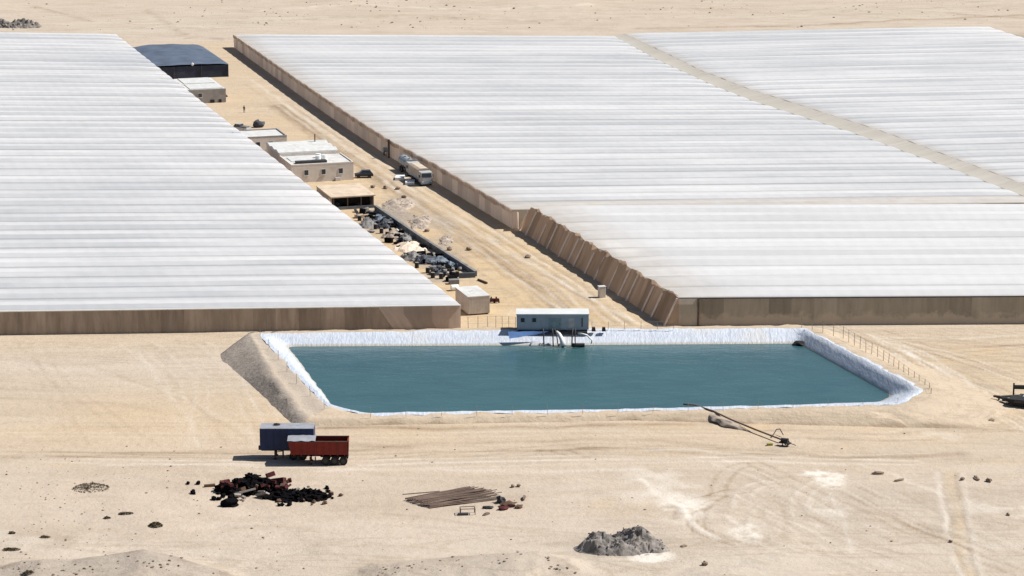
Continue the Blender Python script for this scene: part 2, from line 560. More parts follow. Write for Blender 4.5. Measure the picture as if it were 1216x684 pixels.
M['stone'] = mat('brown stones', (0.24, 0.18, 0.135), 0.95, 0.3, 1.0)
M['berm'] = mat('dumped grey soil', (0.36, 0.30, 0.245), 0.95, 0.35, 0.6, stain=(0.25, 0.205, 0.17), stain_lo=0.5, bump=0.8)


# ------------------------------------------------------------------ the ground
def stepped(a, b, s):
    return list(np.arange(a, b, s))


def grow(start, end, s, k):
    out, x = [], start
    while x < end:
        x += s
        s *= k
        out.append(x)
    return out


gx = stepped(-88, 88, 0.38)
gx = [-x for x in grow(88, 175, 1.4, 1.0)][::-1] + gx + grow(88, 175, 1.4, 1.0)
gx = [-x for x in grow(-gx[0], 9000, 5, 1.35)][::-1] + gx + grow(gx[-1], 9000, 5, 1.35)
gy = stepped(238, 345, 0.32) + stepped(345, 452, 0.45) + stepped(452, 860, 1.3)
gy = [238 - x for x in grow(0, 900, 6, 1.4)][::-1] + gy + grow(860, 16000, 6, 1.35)
GX = np.array(gx)
GY = np.array(gy)
XX, YY = np.meshgrid(GX, GY)


def vnoise(x, y, s, seed):
    """smooth value noise, vectorised"""
    xs, ys = x / s, y / s
    xi, yi = np.floor(xs).astype(np.int64), np.floor(ys).astype(np.int64)
    fx, fy = xs - xi, ys - yi
    fx = fx * fx * (3 - 2 * fx)
    fy = fy * fy * (3 - 2 * fy)

    def h(i, j):
        n = (i * 374761393 + j * 668265263 + seed * 974634777) & 0x7fffffff
        n = ((n ^ (n >> 13)) * 1274126177) & 0x7fffffff
        return ((n ^ (n >> 16)) & 0xffff) / 65535.0
    a = h(xi, yi) * (1 - fx) + h(xi + 1, yi) * fx
    b = h(xi, yi + 1) * (1 - fx) + h(xi + 1, yi + 1) * fx
    return a * (1 - fy) + b * fy


def seg_dist(pts):
    """distance from every ground vertex near the polyline, plus the height along it"""
    pts = [np.array(p, float) for p in pts]
    d = np.full(XX.shape, 1e9)
    zz = np.zeros(XX.shape)
    for a, b in zip(pts[:-1], pts[1:]):
        ab = b[:2] - a[:2]
        L2 = max(1e-6, float(ab @ ab))
        t = np.clip(((XX - a[0]) * ab[0] + (YY - a[1]) * ab[1]) / L2, 0, 1)
        q = np.hypot(XX - a[0] - t * ab[0], YY - a[1] - t * ab[1])
        m = q < d
        d[m] = q[m]
        zz[m] = (a[2] + (b[2] - a[2]) * t)[m]
    return d, zz


ZZ = (vnoise(XX, YY, 37, 1) - 0.5) * 0.35 + (vnoise(XX, YY, 9, 2) - 0.5) * 0.16 + (vnoise(XX, YY, 2.6, 3) - 0.5) * 0.10
ZZ = ZZ - 0.05
front = np.clip((330 - YY) / 40, 0, 1)
ZZ += front * ((vnoise(XX, YY, 14, 4) - 0.5) * 0.5 + (vnoise(XX, YY, 4.2, 5) - 0.5) * 0.16)
far = np.clip((YY - 745) / 60, 0, 1)
ZZ += far * ((vnoise(XX, YY, 60, 8) - 0.5) * 2.2 + (vnoise(XX, YY, 17, 9) - 0.5) * 0.8)
ZZ += np.clip((YY - 1200) / 4000, 0, 1) * (vnoise(XX, YY, 900, 12) - 0.4) * 40
MASK = np.zeros(XX.shape + (4,))


def stroke(pix, wid, ch, amt, dz=0.0, soft=1.0, brk=0.5, seed=0):
    """ground mark along a line: wid metres wide, colour channel, amount, rut or ridge height"""
    pts = [at(x, y) for x, y in pix]
    x0, x1 = min(p.x for p in pts) - wid * 3, max(p.x for p in pts) + wid * 3
    y0, y1 = min(p.y for p in pts) - wid * 3, max(p.y for p in pts) + wid * 3
    i0, i1 = np.searchsorted(GY, y0), np.searchsorted(GY, y1)
    j0, j1 = np.searchsorted(GX, x0), np.searchsorted(GX, x1)
    if i1 <= i0 or j1 <= j0: return
    X, Y = XX[i0:i1, j0:j1], YY[i0:i1, j0:j1]
    jx = (vnoise(X, Y, 5, 30 + seed) - 0.5) * wid * 0.9
    jy = (vnoise(X, Y, 5, 60 + seed) - 0.5) * wid * 0.9
    d = np.full(X.shape, 1e9)
    for a, b in zip(pts[:-1], pts[1:]):
        ab = (b - a)
        L2 = max(1e-6, ab.x ** 2 + ab.y ** 2)
        t = np.clip(((X - a.x) * ab.x + (Y - a.y) * ab.y) / L2, 0, 1)
        d = np.minimum(d, np.hypot(X + jx - a.x - t * ab.x, Y + jy - a.y - t * ab.y))
    k = np.exp(-(d / (wid * 0.5)) ** 2)
    k *= np.clip(1 - brk + 2 * brk * vnoise(X, Y, 3.5, 90 + seed), 0, 1.2)
    if ch is not None:
        MASK[i0:i1, j0:j1, ch] = np.clip(MASK[i0:i1, j0:j1, ch] + amt * k, 0, 1)
    if dz:
        ZZ[i0:i1, j0:j1] += dz * k


def patch(px, py, rx, ry, ch, amt, seed=0, thr=0.35):
    c = at(px, py)
    d = np.hypot((XX - c.x) / rx, (YY - c.y) / ry)
    n = vnoise(XX, YY, max(rx, ry) * 0.45, 200 + seed) * 0.6 + vnoise(XX, YY, max(rx, ry) * 0.15, 300 + seed) * 0.4
    k = np.clip((1.15 - d) * 1.4, 0, 1) * np.clip((n - thr) * 4, 0, 1)
    MASK[..., ch] = np.clip(MASK[..., ch] + amt * k, 0, 1)


# the yellow sand of the lane and of the strip round the reservoir
def lane_band():
    a, b = at(262, 60), at(655, 385)
    ab = b - a
    t = np.clip(((XX - a.x) * ab.x + (YY - a.y) * ab.y) / (ab.x ** 2 + ab.y ** 2), 0, 1)
    d = np.hypot(XX - a.x - t * ab.x, YY - a.y - t * ab.y)
    k = np.clip((24 - d) / 10, 0, 1) * (0.55 + 0.5 * vnoise(XX, YY, 11, 71))
    MASK[..., 0] = np.clip(MASK[..., 0] + k * (0.5 + 0.5 * np.clip((620 - YY) / 200, 0, 1)), 0, 1)
    band = np.exp(-((YY - 322) / 17.0) ** 2) * np.clip(0.35 + vnoise(XX, YY, 13, 72) * 0.6, 0, 1)
    band += np.exp(-((YY - 352) / 24.0) ** 2) * np.clip((XX - 40) / 15, 0, 1) * 0.75
    band += np.exp(-((YY - 366) / 9.0) ** 2) * np.clip((-20 - XX) / 10, 0, 1) * 0.5
    MASK[..., 0] = np.clip(MASK[..., 0] + band * 0.6, 0, 1)


lane_band()
S = 0
for wd, ch, am, dz, pp in [
    # base of the reservoir bank
    (1.5, 1, 0.85, -0.10, [(380, 507), (560, 509), (720, 506), (838, 502)]),
    (1.3, 1, 0.80, -0.10, [(872, 503), (960, 501), (1060, 499), (1110, 497)]),
    # wavy wheel marks and scrapes between the reservoir and the foreground
    (1.6, 1, 0.45, 0.06, [(420, 530), (560, 528), (700, 521), (790, 524), (862, 533)]),
    (1.4, 1, 0.40, 0.05, [(0, 543), (160, 540), (320, 536), (480, 533)]),
    (1.2, 1, 0.45, 0.05, [(640, 535), (740, 531), (850, 540), (930, 541)]),
    (1.8, 1, 0.50, 0.08, [(940, 540), (1000, 545), (1070, 541), (1140, 537)]),
    (1.2, 1, 0.45, 0.06, [(900, 512), (980, 511), (1050, 516), (1130, 510), (1216, 512)]),
    (0.9, 1, 0.40, 0.05, [(960, 520), (1040, 524), (1100, 522)]),
    (1.0, 2, 0.35, 0.05, [(735, 536), (830, 534), (930, 549), (1000, 552)]),
    (0.6, 1, 0.55, -0.05, [(655, 536), (675, 541)]),
    (0.6, 1, 0.55, -0.05, [(677, 535), (700, 543)]),
    (1.4, 2, 0.30, 0.05, [(380, 560), (520, 556), (640, 560), (760, 556)]),
    # diagonal tracks right of the reservoir
    (0.7, 2, 0.42, 0.07, [(1010, 398), (1060, 422), (1110, 447), (1165, 480)]),
    (0.7, 1, 0.42, -0.06, [(1018, 398), (1068, 422), (1118, 447), (1173, 482)]),
    (0.7, 2, 0.42, 0.06, [(1030, 397), (1080, 420), (1140, 450), (1195, 488)]),
    (1.2, 1, 0.35, 0.05, [(1080, 405), (1130, 412), (1216, 410)]),
    (1.2, 1, 0.35, 0.05, [(1075, 418), (1140, 424), (1216, 430)]),
    (1.0, 1, 0.30, 0.05, [(1100, 436), (1160, 436), (1216, 446)]),
    (1.2, 2, 0.30, 0.05, [(1060, 400), (1140, 402), (1216, 398)]),
    # curved turning tracks in the foreground
    (0.9, 2, 0.55, 0.05, [(760, 570), (785, 588), (812, 602), (818, 613), (828, 628), (850, 640)]),
    (0.45, 1, 0.55, -0.08, [(838, 603), (822, 610), (815, 620), (826, 632), (850, 642), (870, 648)]),
    (0.45, 1, 0.50, -0.08, [(848, 600), (830, 610), (826, 620), (838, 630), (862, 641), (890, 648)]),
    (0.7, 2, 0.45, 0.05, [(865, 615), (880, 627), (902, 640)]),
    (0.5, 1, 0.35, -0.05, [(880, 590), (905, 610), (915, 628), (905, 645)]),
    (0.5, 1, 0.30, -0.05, [(905, 585), (930, 600), (935, 620), (930, 640)]),
    (0.5, 1, 0.28, -0.05, [(940, 590), (960, 610), (985, 625), (1010, 640)]),
    (0.6, 2, 0.35, 0.05, [(985, 585), (998, 606), (1004, 630), (1012, 656)]),
    # two ruts running towards the viewer on the right
    (0.7, 2, 0.45, 0.06, [(1114, 562), (1118, 590), (1126, 630), (1140, 684)]),
    (0.6, 1, 0.48, -0.08, [(1118, 562), (1123, 600), (1130, 640), (1144, 684)]),
    (1.3, 0, 0.55, 0.03, [(1128, 562), (1136, 610), (1148, 684)]),
    (0.6, 1, 0.40, -0.07, [(1136, 562), (1144, 610), (1160, 684)]),
    (0.6, 2, 0.35, 0.05, [(1142, 562), (1150, 610), (1166, 684)]),
    (0.7, 1, 0.25, 0.04, [(1000, 560), (1080, 590), (1170, 640), (1216, 660)]),
    (0.7, 1, 0.25, 0.04, [(980, 575), (1060, 615), (1130, 650)]),
    (0.7, 1, 0.40, 0.04, [(1090, 622), (1112, 632)]),
    (0.9, 2, 0.30, 0.04, [(1020, 552), (1060, 562), (1120, 590)]),
    # faint marks on the left
    (1.0, 2, 0.12, 0.05, [(0, 430), (90, 440), (210, 470), (300, 515)]),
    (0.6, 1, 0.25, -0.04, [(30, 418), (130, 440), (230, 480), (290, 520)]),
    (0.6, 1, 0.22, -0.04, [(180, 410), (205, 450), (250, 500), (270, 530)]),
    (0.6, 2, 0.22, 0.04, [(160, 410), (185, 450), (225, 500), (235, 530)]),
    (1.6, 1, 0.18, 0.05, [(0, 470), (100, 478), (220, 492)]),
    (1.0, 1, 0.30, 0.03, [(460, 610), (520, 618), (600, 626), (640, 628)]),
    # wheel tracks along the lane
    (0.8, 2, 0.40, 0.06, [(455, 215), (520, 262), (580, 306), (640, 350), (700, 388)]),
    (0.6, 1, 0.42, -0.07, [(460, 215), (527, 262), (588, 306), (650, 350), (712, 388)]),
    (0.6, 1, 0.40, -0.07, [(470, 215), (545, 265), (615, 310), (690, 352), (752, 386)]),
    (0.8, 2, 0.40, 0.06, [(476, 218), (552, 265), (622, 310), (697, 352), (760, 386)]),
    (0.9, 1, 0.30, 0.05, [(540, 300), (600, 345), (640, 372)]),
    (0.6, 1, 0.30, -0.05, [(560, 270), (640, 320), (720, 365)]),
    (0.8, 2, 0.35, 0.05, [(300, 95), (360, 140), (430, 190)]),
    (0.7, 1, 0.30, -0.05, [(292, 100), (352, 145), (425, 195), (470, 228)]),
    # the far desert 
    (2.2, 1, 0.50, 0.3, [(44, 8), (66, 14), (88, 20), (110, 26)]),
    (2.0, 1, 0.40, 0.3, [(173, 12), (195, 25), (222, 42)]),
    (3.0, 1, 0.30, 0.3, [(225, 46), (245, 44), (268, 47)]),
    (3.0, 1, 0.70, 0.35, [(760, 34), (850, 33), (930, 32), (1010, 29), (1080, 24), (1150, 21), (1216, 18)]),
    (3.0, 1, 0.50, 0.3, [(1130, 16), (1175, 19), (1216, 22)]),
    (3.0, 2, 0.30, 0.4, [(300, 14), (420, 8), (560, 14), (700, 8)]),
    (4.0, 1, 0.18, 0.4, [(330, 24), (480, 20), (640, 26), (760, 20)]),
    (4.0, 1, 0.18, 0.4, [(700, 14), (860, 10), (1000, 13), (1216, 6)]),
]:
    S += 1
    stroke(pp, wd, ch, am, dz, seed=S)

for S, (px, py, rx, ry, ch, am, thr) in enumerate([
    (978, 568, 1.5, 3.4, 2, 1.0, 0.34), (967, 563, 2.2, 1.1, 2, 1.0, 0.3), (990, 574, 1.6, 2.6, 2, 1.0, 0.2), (994, 566, 1.6, 3.0, 2, 0.8, 0.4),
    (885, 632, 2.2, 4.5, 2, 0.9, 0.3), (790, 578, 6.0, 10.0, 2, 0.5, 0.40), (812, 604, 3.5, 6.0, 2, 0.7, 0.3),
    (985, 602, 2.5, 4.0, 2, 0.5, 0.35), (1190, 604, 6.0, 5.0, 2, 0.35, 0.45), (776, 661, 2.6, 2.2, 2, 1.0, 0.05), (764, 664, 2.0, 1.4, 2, 1.0, 0.1), (960, 528, 6, 3, 3, 0.3, 0.4),
    (905, 535, 4, 4, 3, 0.35, 0.45), (1165, 545, 6.0, 4.0, 3, 0.25, 0.5), (1000, 520, 8.0, 3.0, 3, 0.22, 0.45), (640, 540, 16.0, 4.0, 3, 0.12, 0.4),
    (472, 250, 6.0, 16.0, 3, 0.75, 0.32), (520, 275, 4.0, 20.0, 3, 0.5, 0.40), (500, 262, 4.0, 8.0, 1, 0.5, 0.42), (1060, 600, 20.0, 14.0, 3, 0.16, 0.4),
    (300, 573, 11.0, 8.0, 1, 0.28, 0.42), (560, 596, 11.0, 7.0, 1, 0.22, 0.42), (740, 650, 9.0, 7.0, 3, 0.35, 0.4),
    (1216, 46, 10.0, 14.0, 3, 0.8, 0.15), (520, 320, 6.0, 25.0, 3, 0.55, 0.30), (455, 265, 6.0, 20.0, 3, 0.55, 0.3),  # first entry: shade right of the far greenhouse, painted as grey ground
]):
    patch(px, py, rx, ry, ch, am, seed=S, thr=thr)


trk = random.Random(5)


def track_pair(pix, amt, wid=0.62, gap=1.9, pale=False):
    global S
    pts = [at(x, y) for x, y in pix]
    for sgn in (-1, 1):
        S += 1
        out = []
        for i, p in enumerate(pts):
            d = (pts[min(i + 1, len(pts) - 1)] - pts[max(0, i - 1)]).normalized()
            q = p + Vector((-d.y, d.x, 0)) * gap / 2 * sgn
            # back to a pixel
            v = Vector((q.x, q.y, -CAM_H))
            zc = v.y * CP - v.z * SP
            out.append((W_PX / 2 + F_PX * v.x / zc, H_PX / 2 - F_PX * (v.y * SP + v.z * CP) / zc))
        stroke(out, max(wid * 0.8, 0.48), 2 if pale else 1, min(0.8, amt * (0.9 if pale else 1.25)), 0.05 if pale else -0.07, brk=0.8, seed=S % 50)


S = 200
for k in range(11):           # fan of tracks to the right of the reservoir
    y0, y1 = trk.uniform(392, 430), trk.uniform(395, 520)
    x0 = 985 + (y0 - 392) * 2.2 + trk.uniform(0, 60)
    track_pair([(x0, y0), ((x0 + 1216) / 2, (y0 + y1) / 2 + trk.uniform(-8, 6)), (1225, y1)], trk.uniform(0.25, 0.5), trk.uniform(0.4, 0.8), pale=k % 3 == 0)
for k in range(12):           # slanting tracks in the right foreground
    x0, y0 = trk.uniform(850, 1120), trk.uniform(545, 600)
    track_pair([(x0, y0), (x0 + 50, y0 + 22 + trk.uniform(-6, 6)), (x0 + 130, y0 + 62), (x0 + 200, y0 + 88)], trk.uniform(0.15, 0.34), pale=k % 3 == 0)
for k in range(6):            # turning circles
    cx, cy, rx_, ry_ = trk.uniform(820, 1000), trk.uniform(585, 625), trk.uniform(25, 70), trk.uniform(18, 40)
    a0 = trk.uniform(1.6, 3.2)
    track_pair([(cx + rx_ * math.cos(a0 + t * 0.35), cy + ry_ * math.sin(a0 + t * 0.35)) for t in range(7)], trk.uniform(0.22, 0.42), pale=k % 2 == 0)
for k in range(12):            # along the lane
    o_ = trk.uniform(-14, 26)
    track_pair([(330 + o_, 125), (470 + o_ * 1.5, 225), (560 + o_ * 2, 285), (640 + o_ * 2.2, 340), (690 + o_ * 2.4, 386)], trk.uniform(0.18, 0.40), trk.uniform(0.6, 1.0), pale=k % 4 == 1)
for k in range(8):            # long tracks across the left and middle foreground
    y0 = trk.uniform(505, 560)
    track_pair([(trk.uniform(-20, 200), y0), (420, y0 + trk.uniform(-8, 14)), (700, y0 + trk.uniform(-10, 12)), (trk.uniform(900, 1216), y0 + trk.uniform(-14, 10))], trk.uniform(0.14, 0.34), trk.uniform(0.4, 0.9), pale=k % 3 == 0)
for k in range(7):
    x0 = trk.uniform(-20, 250)
    track_pair([(x0, 408), (x0 + trk.uniform(10, 60), 450), (x0 + trk.uniform(40, 140), 530)], trk.uniform(0.12, 0.24), pale=k % 2 == 0)
for k in range(34):           # scuffed ground
    px, py = trk.choice([(trk.uniform(640, 1216), trk.uniform(500, 545)), (trk.uniform(1010, 1216), trk.uniform(395, 500)), (trk.uniform(330, 760), trk.uniform(150, 385)), (trk.uniform(0, 1216), trk.uniform(500, 684))])
    patch(px, py, trk.uniform(3, 9), trk.uniform(1.5, 5), trk.choice([0, 0, 1, 3, 2]), trk.uniform(0.2, 0.42), seed=500 + k, thr=0.42)


def mound(crest, wf, wb, stony):
    """a stony rise whose crest runs along the points (pixel, pixel, height)"""
    pts = [at(x, y, z) for x, y, z in crest]
    d, zc = seg_dist(pts)
    cy = np.interp(XX[0], [p.x for p in pts], [p.y for p in pts])[None, :]
    wdt = np.where(YY > cy, wb, wf)
    k = np.exp(-(d / wdt) ** 2) * np.clip(zc * 2, 0, 1)
    global ZZ
    ZZ = np.maximum(ZZ, zc * k * (1 + 0.22 * (vnoise(XX, YY, 3.2, 401) - 0.5)) + 0.2 * (vnoise(XX, YY, 1.5, 402) - 0.5) * k)
    m = np.clip(k * 1.6 - 0.2, 0, 1) * (YY < cy + 0.8) * stony * np.clip(0.35 + vnoise(XX, YY, 6, 403), 0, 1)
    MASK[..., 3] = np.clip(MASK[..., 3] + m, 0, 1)
    line = np.exp(-((YY - cy - 0.2) / 0.7) ** 2) * np.clip(k * 2 - 0.7, 0, 1) * np.clip(vnoise(XX, YY, 2.4, 404) * 2 - 0.6, 0, 1)
    MASK[..., 1] = np.clip(MASK[..., 1] + 1.0 * line, 0, 1)


mound([(-60, 690, 0.2), (30, 668, 1.2), (100, 664, 1.6), (170, 655, 2.0), (200, 660, 1.7), (262, 681, 0.6), (290, 690, 0.1)], 9.0, 2.6, 0.62)
mound([(420, 684, 0.2), (450, 672, 0.9), (520, 664, 1.3), (580, 659, 1.5), (640, 656, 1.5), (668, 664, 1.0), (690, 684, 0.2)], 9.0, 2.6, 0.38)
# a low bank of spoil along the right of the lane yard
ZZ -= 0.25 * np.clip(1 - np.hypot((XX - 12) / 42, (YY - 326) / 24) ** 2, 0, 1) * 0

ny_, nx_ = XX.shape


def ground_z(x, y):
    j = int(np.clip(np.searchsorted(GX, x), 1, nx_ - 1))
    i = int(np.clip(np.searchsorted(GY, y), 1, ny_ - 1))
    return float(max(ZZ[i, j], ZZ[i - 1, j], ZZ[i, j - 1], ZZ[i - 1, j - 1]) + ZZ[i, j]) / 2


def on(px, py, lift=0.0):
    """ground point seen at a photograph pixel"""
    z = 0.0
    for _ in range(6):
        p = at(px, py, z)
        z = 0.5 * z + 0.5 * ground_z(p.x, p.y)
    p = at(px, py, z)
    return Vector((p.x, p.y, ground_z(p.x, p.y) + lift))


def dig_reservoir():
    poly = [at(x, y, 0.5) for x, y in [(330, 408), (640, 402), (950, 400), (1070, 468), (1050, 476), (750, 484), (436, 489), (398, 480)]]
    inside = np.zeros(XX.shape, bool)
    for a, b in zip(poly, poly[1:] + poly[:1]):
        cond = ((a.y > YY) != (b.y > YY)) & (XX < (b.x - a.x) * (YY - a.y) / (b.y - a.y + 1e-9) + a.x)
        inside ^= cond
    ZZ[inside] = -2.5


dig_reservoir()


def make_ground():
    me = bpy.data.meshes.new('ground')
    vs = np.stack([XX, YY, ZZ], -1).reshape(-1, 3).astype(np.float32)
    idx = np.arange(nx_ * ny_).reshape(ny_, nx_)
    q = np.stack([idx[:-1, :-1], idx[:-1, 1:], idx[1:, 1:], idx[1:, :-1]], -1).reshape(-1, 4)
    me.vertices.add(len(vs))
    me.vertices.foreach_set('co', vs.ravel())
    me.loops.add(q.size)
    me.loops.foreach_set('vertex_index', q.ravel().astype(np.int32))
    me.polygons.add(len(q))
    me.polygons.foreach_set('loop_start', (np.arange(len(q)) * 4).astype(np.int32))
    me.polygons.foreach_set('loop_total', np.full(len(q), 4, np.int32))
    me.polygons.foreach_set('use_smooth', np.ones(len(q), bool))
    me.update(calc_edges=True)
    a = me.attributes.new('mask', 'FLOAT_COLOR', 'POINT')
    a.data.foreach_set('color', MASK.reshape(-1).astype(np.float32))
    me.materials.append(M['sand'])
    o = bpy.data.objects.new('ground', me)
    COL.objects.link(o)
    return tag(o, kind='structure')


make_ground()

# ------------------------------------------------------------------ the reservoir
OUT = [(293, 393.5, 1.9), (640, 388.5, 1.8), (962, 386.5, 1.9), (1108, 462, 2.2), (1086, 486, 1.6), (750, 492, 0.6), (430, 498, 0.6), (358, 498, 0.7), (322, 448, 1.6)]
LIN = [(311, 397, 1.6), (640, 392.5, 1.8), (953, 390, 1.9), (1094, 464, 2.2), (1066, 479, 1.7), (750, 486, 0.8), (432, 491, 0.8), (392, 481, 0.9), (359, 447, 1.3)]
WAT = [(342, 411.5, 0.3), (640, 410, 0.3), (948, 408, 0.3), (1058, 470, 0.3), (1044, 477, 0.3), (750, 488, 0.3), (436, 492, 0.3), (397, 484, 0.3), (368, 446, 0.3)]
outer = [at(*p) for p in OUT]
liner_top = [at(*p) for p in LIN]
wline = [at(*p) for p in WAT]
toe_off = [None, (0, 5), (5, 4), (13, 0), (9, -5), (0, -1.3), (-1, -1.3), (-1.2, -1.2), None]
toe = []
for p, o in zip(outer, toe_off):
    if o is None:
        q = at(250, 425, -0.3) if p is outer[0] else at(297, 462, -0.3)
    else:
        q = Vector((p.x + o[0], p.y + o[1], -0.3))
    toe.append(q)
deep = [wq + (wq - lq) * (1.0 / max(0.4, lq.z - wq.z)) for wq, lq in zip(wline, liner_top)]
for q in deep: q.z = -1.2
NSEG = [60, 60, 40, 8, 44, 44, 8, 20, 20]


def ring(cp):
    out = []
    n = len(cp)
    for i in range(n):
        a, b = cp[i], cp[(i + 1) % n]
        for k in range(NSEG[i]):
            out.append(a.lerp(b, k / NSEG[i]))
    # round the corners a little
    m = len(out)
    for _ in range(3):
        out = [(out[(i - 1) % m] + out[i] * 2 + out[(i + 1) % m]) / 4 for i in range(m)]
    return out


def strip(rings_cp, jitter, sub=3, seed=0):
    base = [ring(c) for c in rings_cp]
    rows = []
    for a, b in zip(base[:-1], base[1:]):
        for k in range(sub):
            rows.append([p.lerp(q, k / sub) for p, q in zip(a, b)])
    rows.append(base[-1])
    m = len(rows[0])
    vs = []
    for r, row in enumerate(rows):
        for i, p in enumerate(row):
            nz = mnoise.fractal(Vector((p.x * 0.35, p.y * 0.35, seed)), 0.8, 2.0, 3)
            j = jitter[min(r // sub, len(jitter) - 1)]
            vs.append((p.x + nz * j * 0.8, p.y + nz * j, p.z + nz * j * 0.6))
    fs = []
    for r in range(len(rows) - 1):
        for i in range(m):
            fs.append((r * m + i, r * m + (i + 1) % m, (r + 1) * m + (i + 1) % m, (r + 1) * m + i))
    mb = MB()
    mb.add(vs, fs)
    return mb, m, len(rows)


lower = [p - Vector((0, 0, 0.02)) for p in liner_top]
inner_lip = [lq.lerp(wq, 0.2) - Vector((0, 0, 1.5)) for lq, wq in zip(liner_top, wline)]
mb, m_, r_ = strip([toe, outer, liner_top, inner_lip], [0.75, 0.25, 0.0, 0.0], 4, 2)
emb = tag(mb.build('reservoir_bank', M['sand'], smooth=True), kind='structure')
msk = np.zeros((r_, m_, 4))
for r in range(r_):
    for i in range(m_):
        left = i >= m_ - 40 or i == 0
        front = sum(NSEG[:4]) <= i < sum(NSEG[:6])
        if left and r <= 4: msk[r, i, 3] = 1.0
        elif left and r >= 6: msk[r, i, 3] = 0.45
        if not left: msk[r, i, 0] = 0.3
        if front and r <= 1: msk[r, i, 1] = 0.6
at_ = emb.data.attributes.new('mask', 'FLOAT_COLOR', 'POINT')
at_.data.foreach_set('color', msk.reshape(-1).astype(np.float32))

lip = [p + (q - p).normalized() * 0.8 + Vector((0, 0, 0.0)) for p, q in zip(liner_top, outer)]
top = [p + Vector((0, 0, 0.10)) for p in liner_top]
mb, _, _ = strip([lip, top, wline, deep], [0.22, 0.12, 0.10, 0.0], 3, 5)
tag(mb.build('pond_liner', M['liner'], smooth=True), 'crinkled white plastic liner around the edge of the teal reservoir', 'pond liner')

wr = ring([wq + (dq - wq) * -0.25 for wq, dq in zip(wline, deep)])
wb = MB()
wb.add([(p.x, p.y, 0.3) for p in wr], [tuple(range(len(wr)))])
tag(wb.build('water', M['water']), kind='structure')


# ------------------------------------------------------------------ greenhouses
def uv_object(name, vs, fs, uvs, material, parent, edge=None, smooth=True):
    me = bpy.data.meshes.new(name)
    me.from_pydata([tuple(v) for v in vs], [], fs)
    lay = me.uv_layers.new(name='UVMap')
    for li, l in enumerate(me.loops):
        lay.data[li].uv = uvs[l.vertex_index]
    if edge is not None:
        a = me.attributes.new('edge', 'FLOAT', 'POINT')
        a.data.foreach_set('value', edge)
    if smooth: me.polygons.foreach_set('use_smooth', [True] * len(me.polygons))
    me.materials.append(material)
    me.update()
    o = bpy.data.objects.new(name, me)
    COL.objects.link(o)
    o.parent = parent
    return o


def span_frame(corners, nspan, bow_l=None, bow_r=None):
    """corners: near-left, near-right, far-right, far-left at gutter height (world)"""
    nl, nr, fr, fl = corners

    def P(u, k):
        t = k / nspan
        a, b = nl.lerp(fl, t), nr.lerp(fr, t)
        if bow_l: a = a + Vector((float(np.interp(t, *bow_l)), 0, 0))
        if bow_r: b = b + Vector((float(np.interp(t, *bow_r)), 0, 0))
        return a.lerp(b, u)
    return P


def arch_rise(rise, k):
    return rise * (0.8 + 0.4 * ((k * 0.618) % 1.0))


def greenhouse_roof(root, corners, nspan, rise, film, nu=40, sag=0.02, edge_left=0.0, vofs=0, hip=(0.0, 0.0), bow_l=None, bow_r=None, edge_front=0.0):
    P = span_frame(corners, nspan, bow_l, bow_r)
    org = root.location
    NJ = 10
    for k in range(nspan):
        vs, uvs, edge = [], [], []
        rs = arch_rise(rise, k)
        L = (P(1, k) - P(0, k)).length
        us = sorted([i / nu for i in range(nu + 1)] + [h for h in ((hip[0] * q / L) for q in (0.12, 0.3, 0.6)) if hip[0]] + [h for h in ((1 - hip[1] * q / L) for q in (0.12, 0.3, 0.6)) if hip[1]])
        for i, u in enumerate(us):
            tp = 1.0
            if hip[0]: tp = min(tp, 0.35 + 0.65 * min(1, u * L / hip[0]) ** 0.7)
            if hip[1]: tp = min(tp, 0.35 + 0.65 * min(1, (1 - u) * L / hip[1]) ** 0.7)
            for j in range(NJ + 1):
                f = j / NJ
                p = P(u, k + f)
                arch = tp * (4 * f * (1 - f))
                wob = mnoise.noise(Vector((u * L * 0.11, k * 3.3 + f * 0.8, 2.0))) * sag * 2
                p = p + Vector((0, 0, rs * arch + wob * arch - 0.03 * (i % 2) * arch)) - org
                vs.append(p)
                uvs.append((u * L, vofs + k + min(0.999, max(0.001, f))))
                edge.append(max(edge_front if k == 0 else 0.0, max(0.0, 1 - u * L / edge_left) if edge_left else 0.0))
        fs = []
        for i in range(len(us) - 1):
            for j in range(NJ):
                a = i * (NJ + 1) + j
                fs.append((a, a + NJ + 1, a + NJ + 2, a + 1))
        uv_object('roof_span', vs, fs, uvs, film, root, edge)


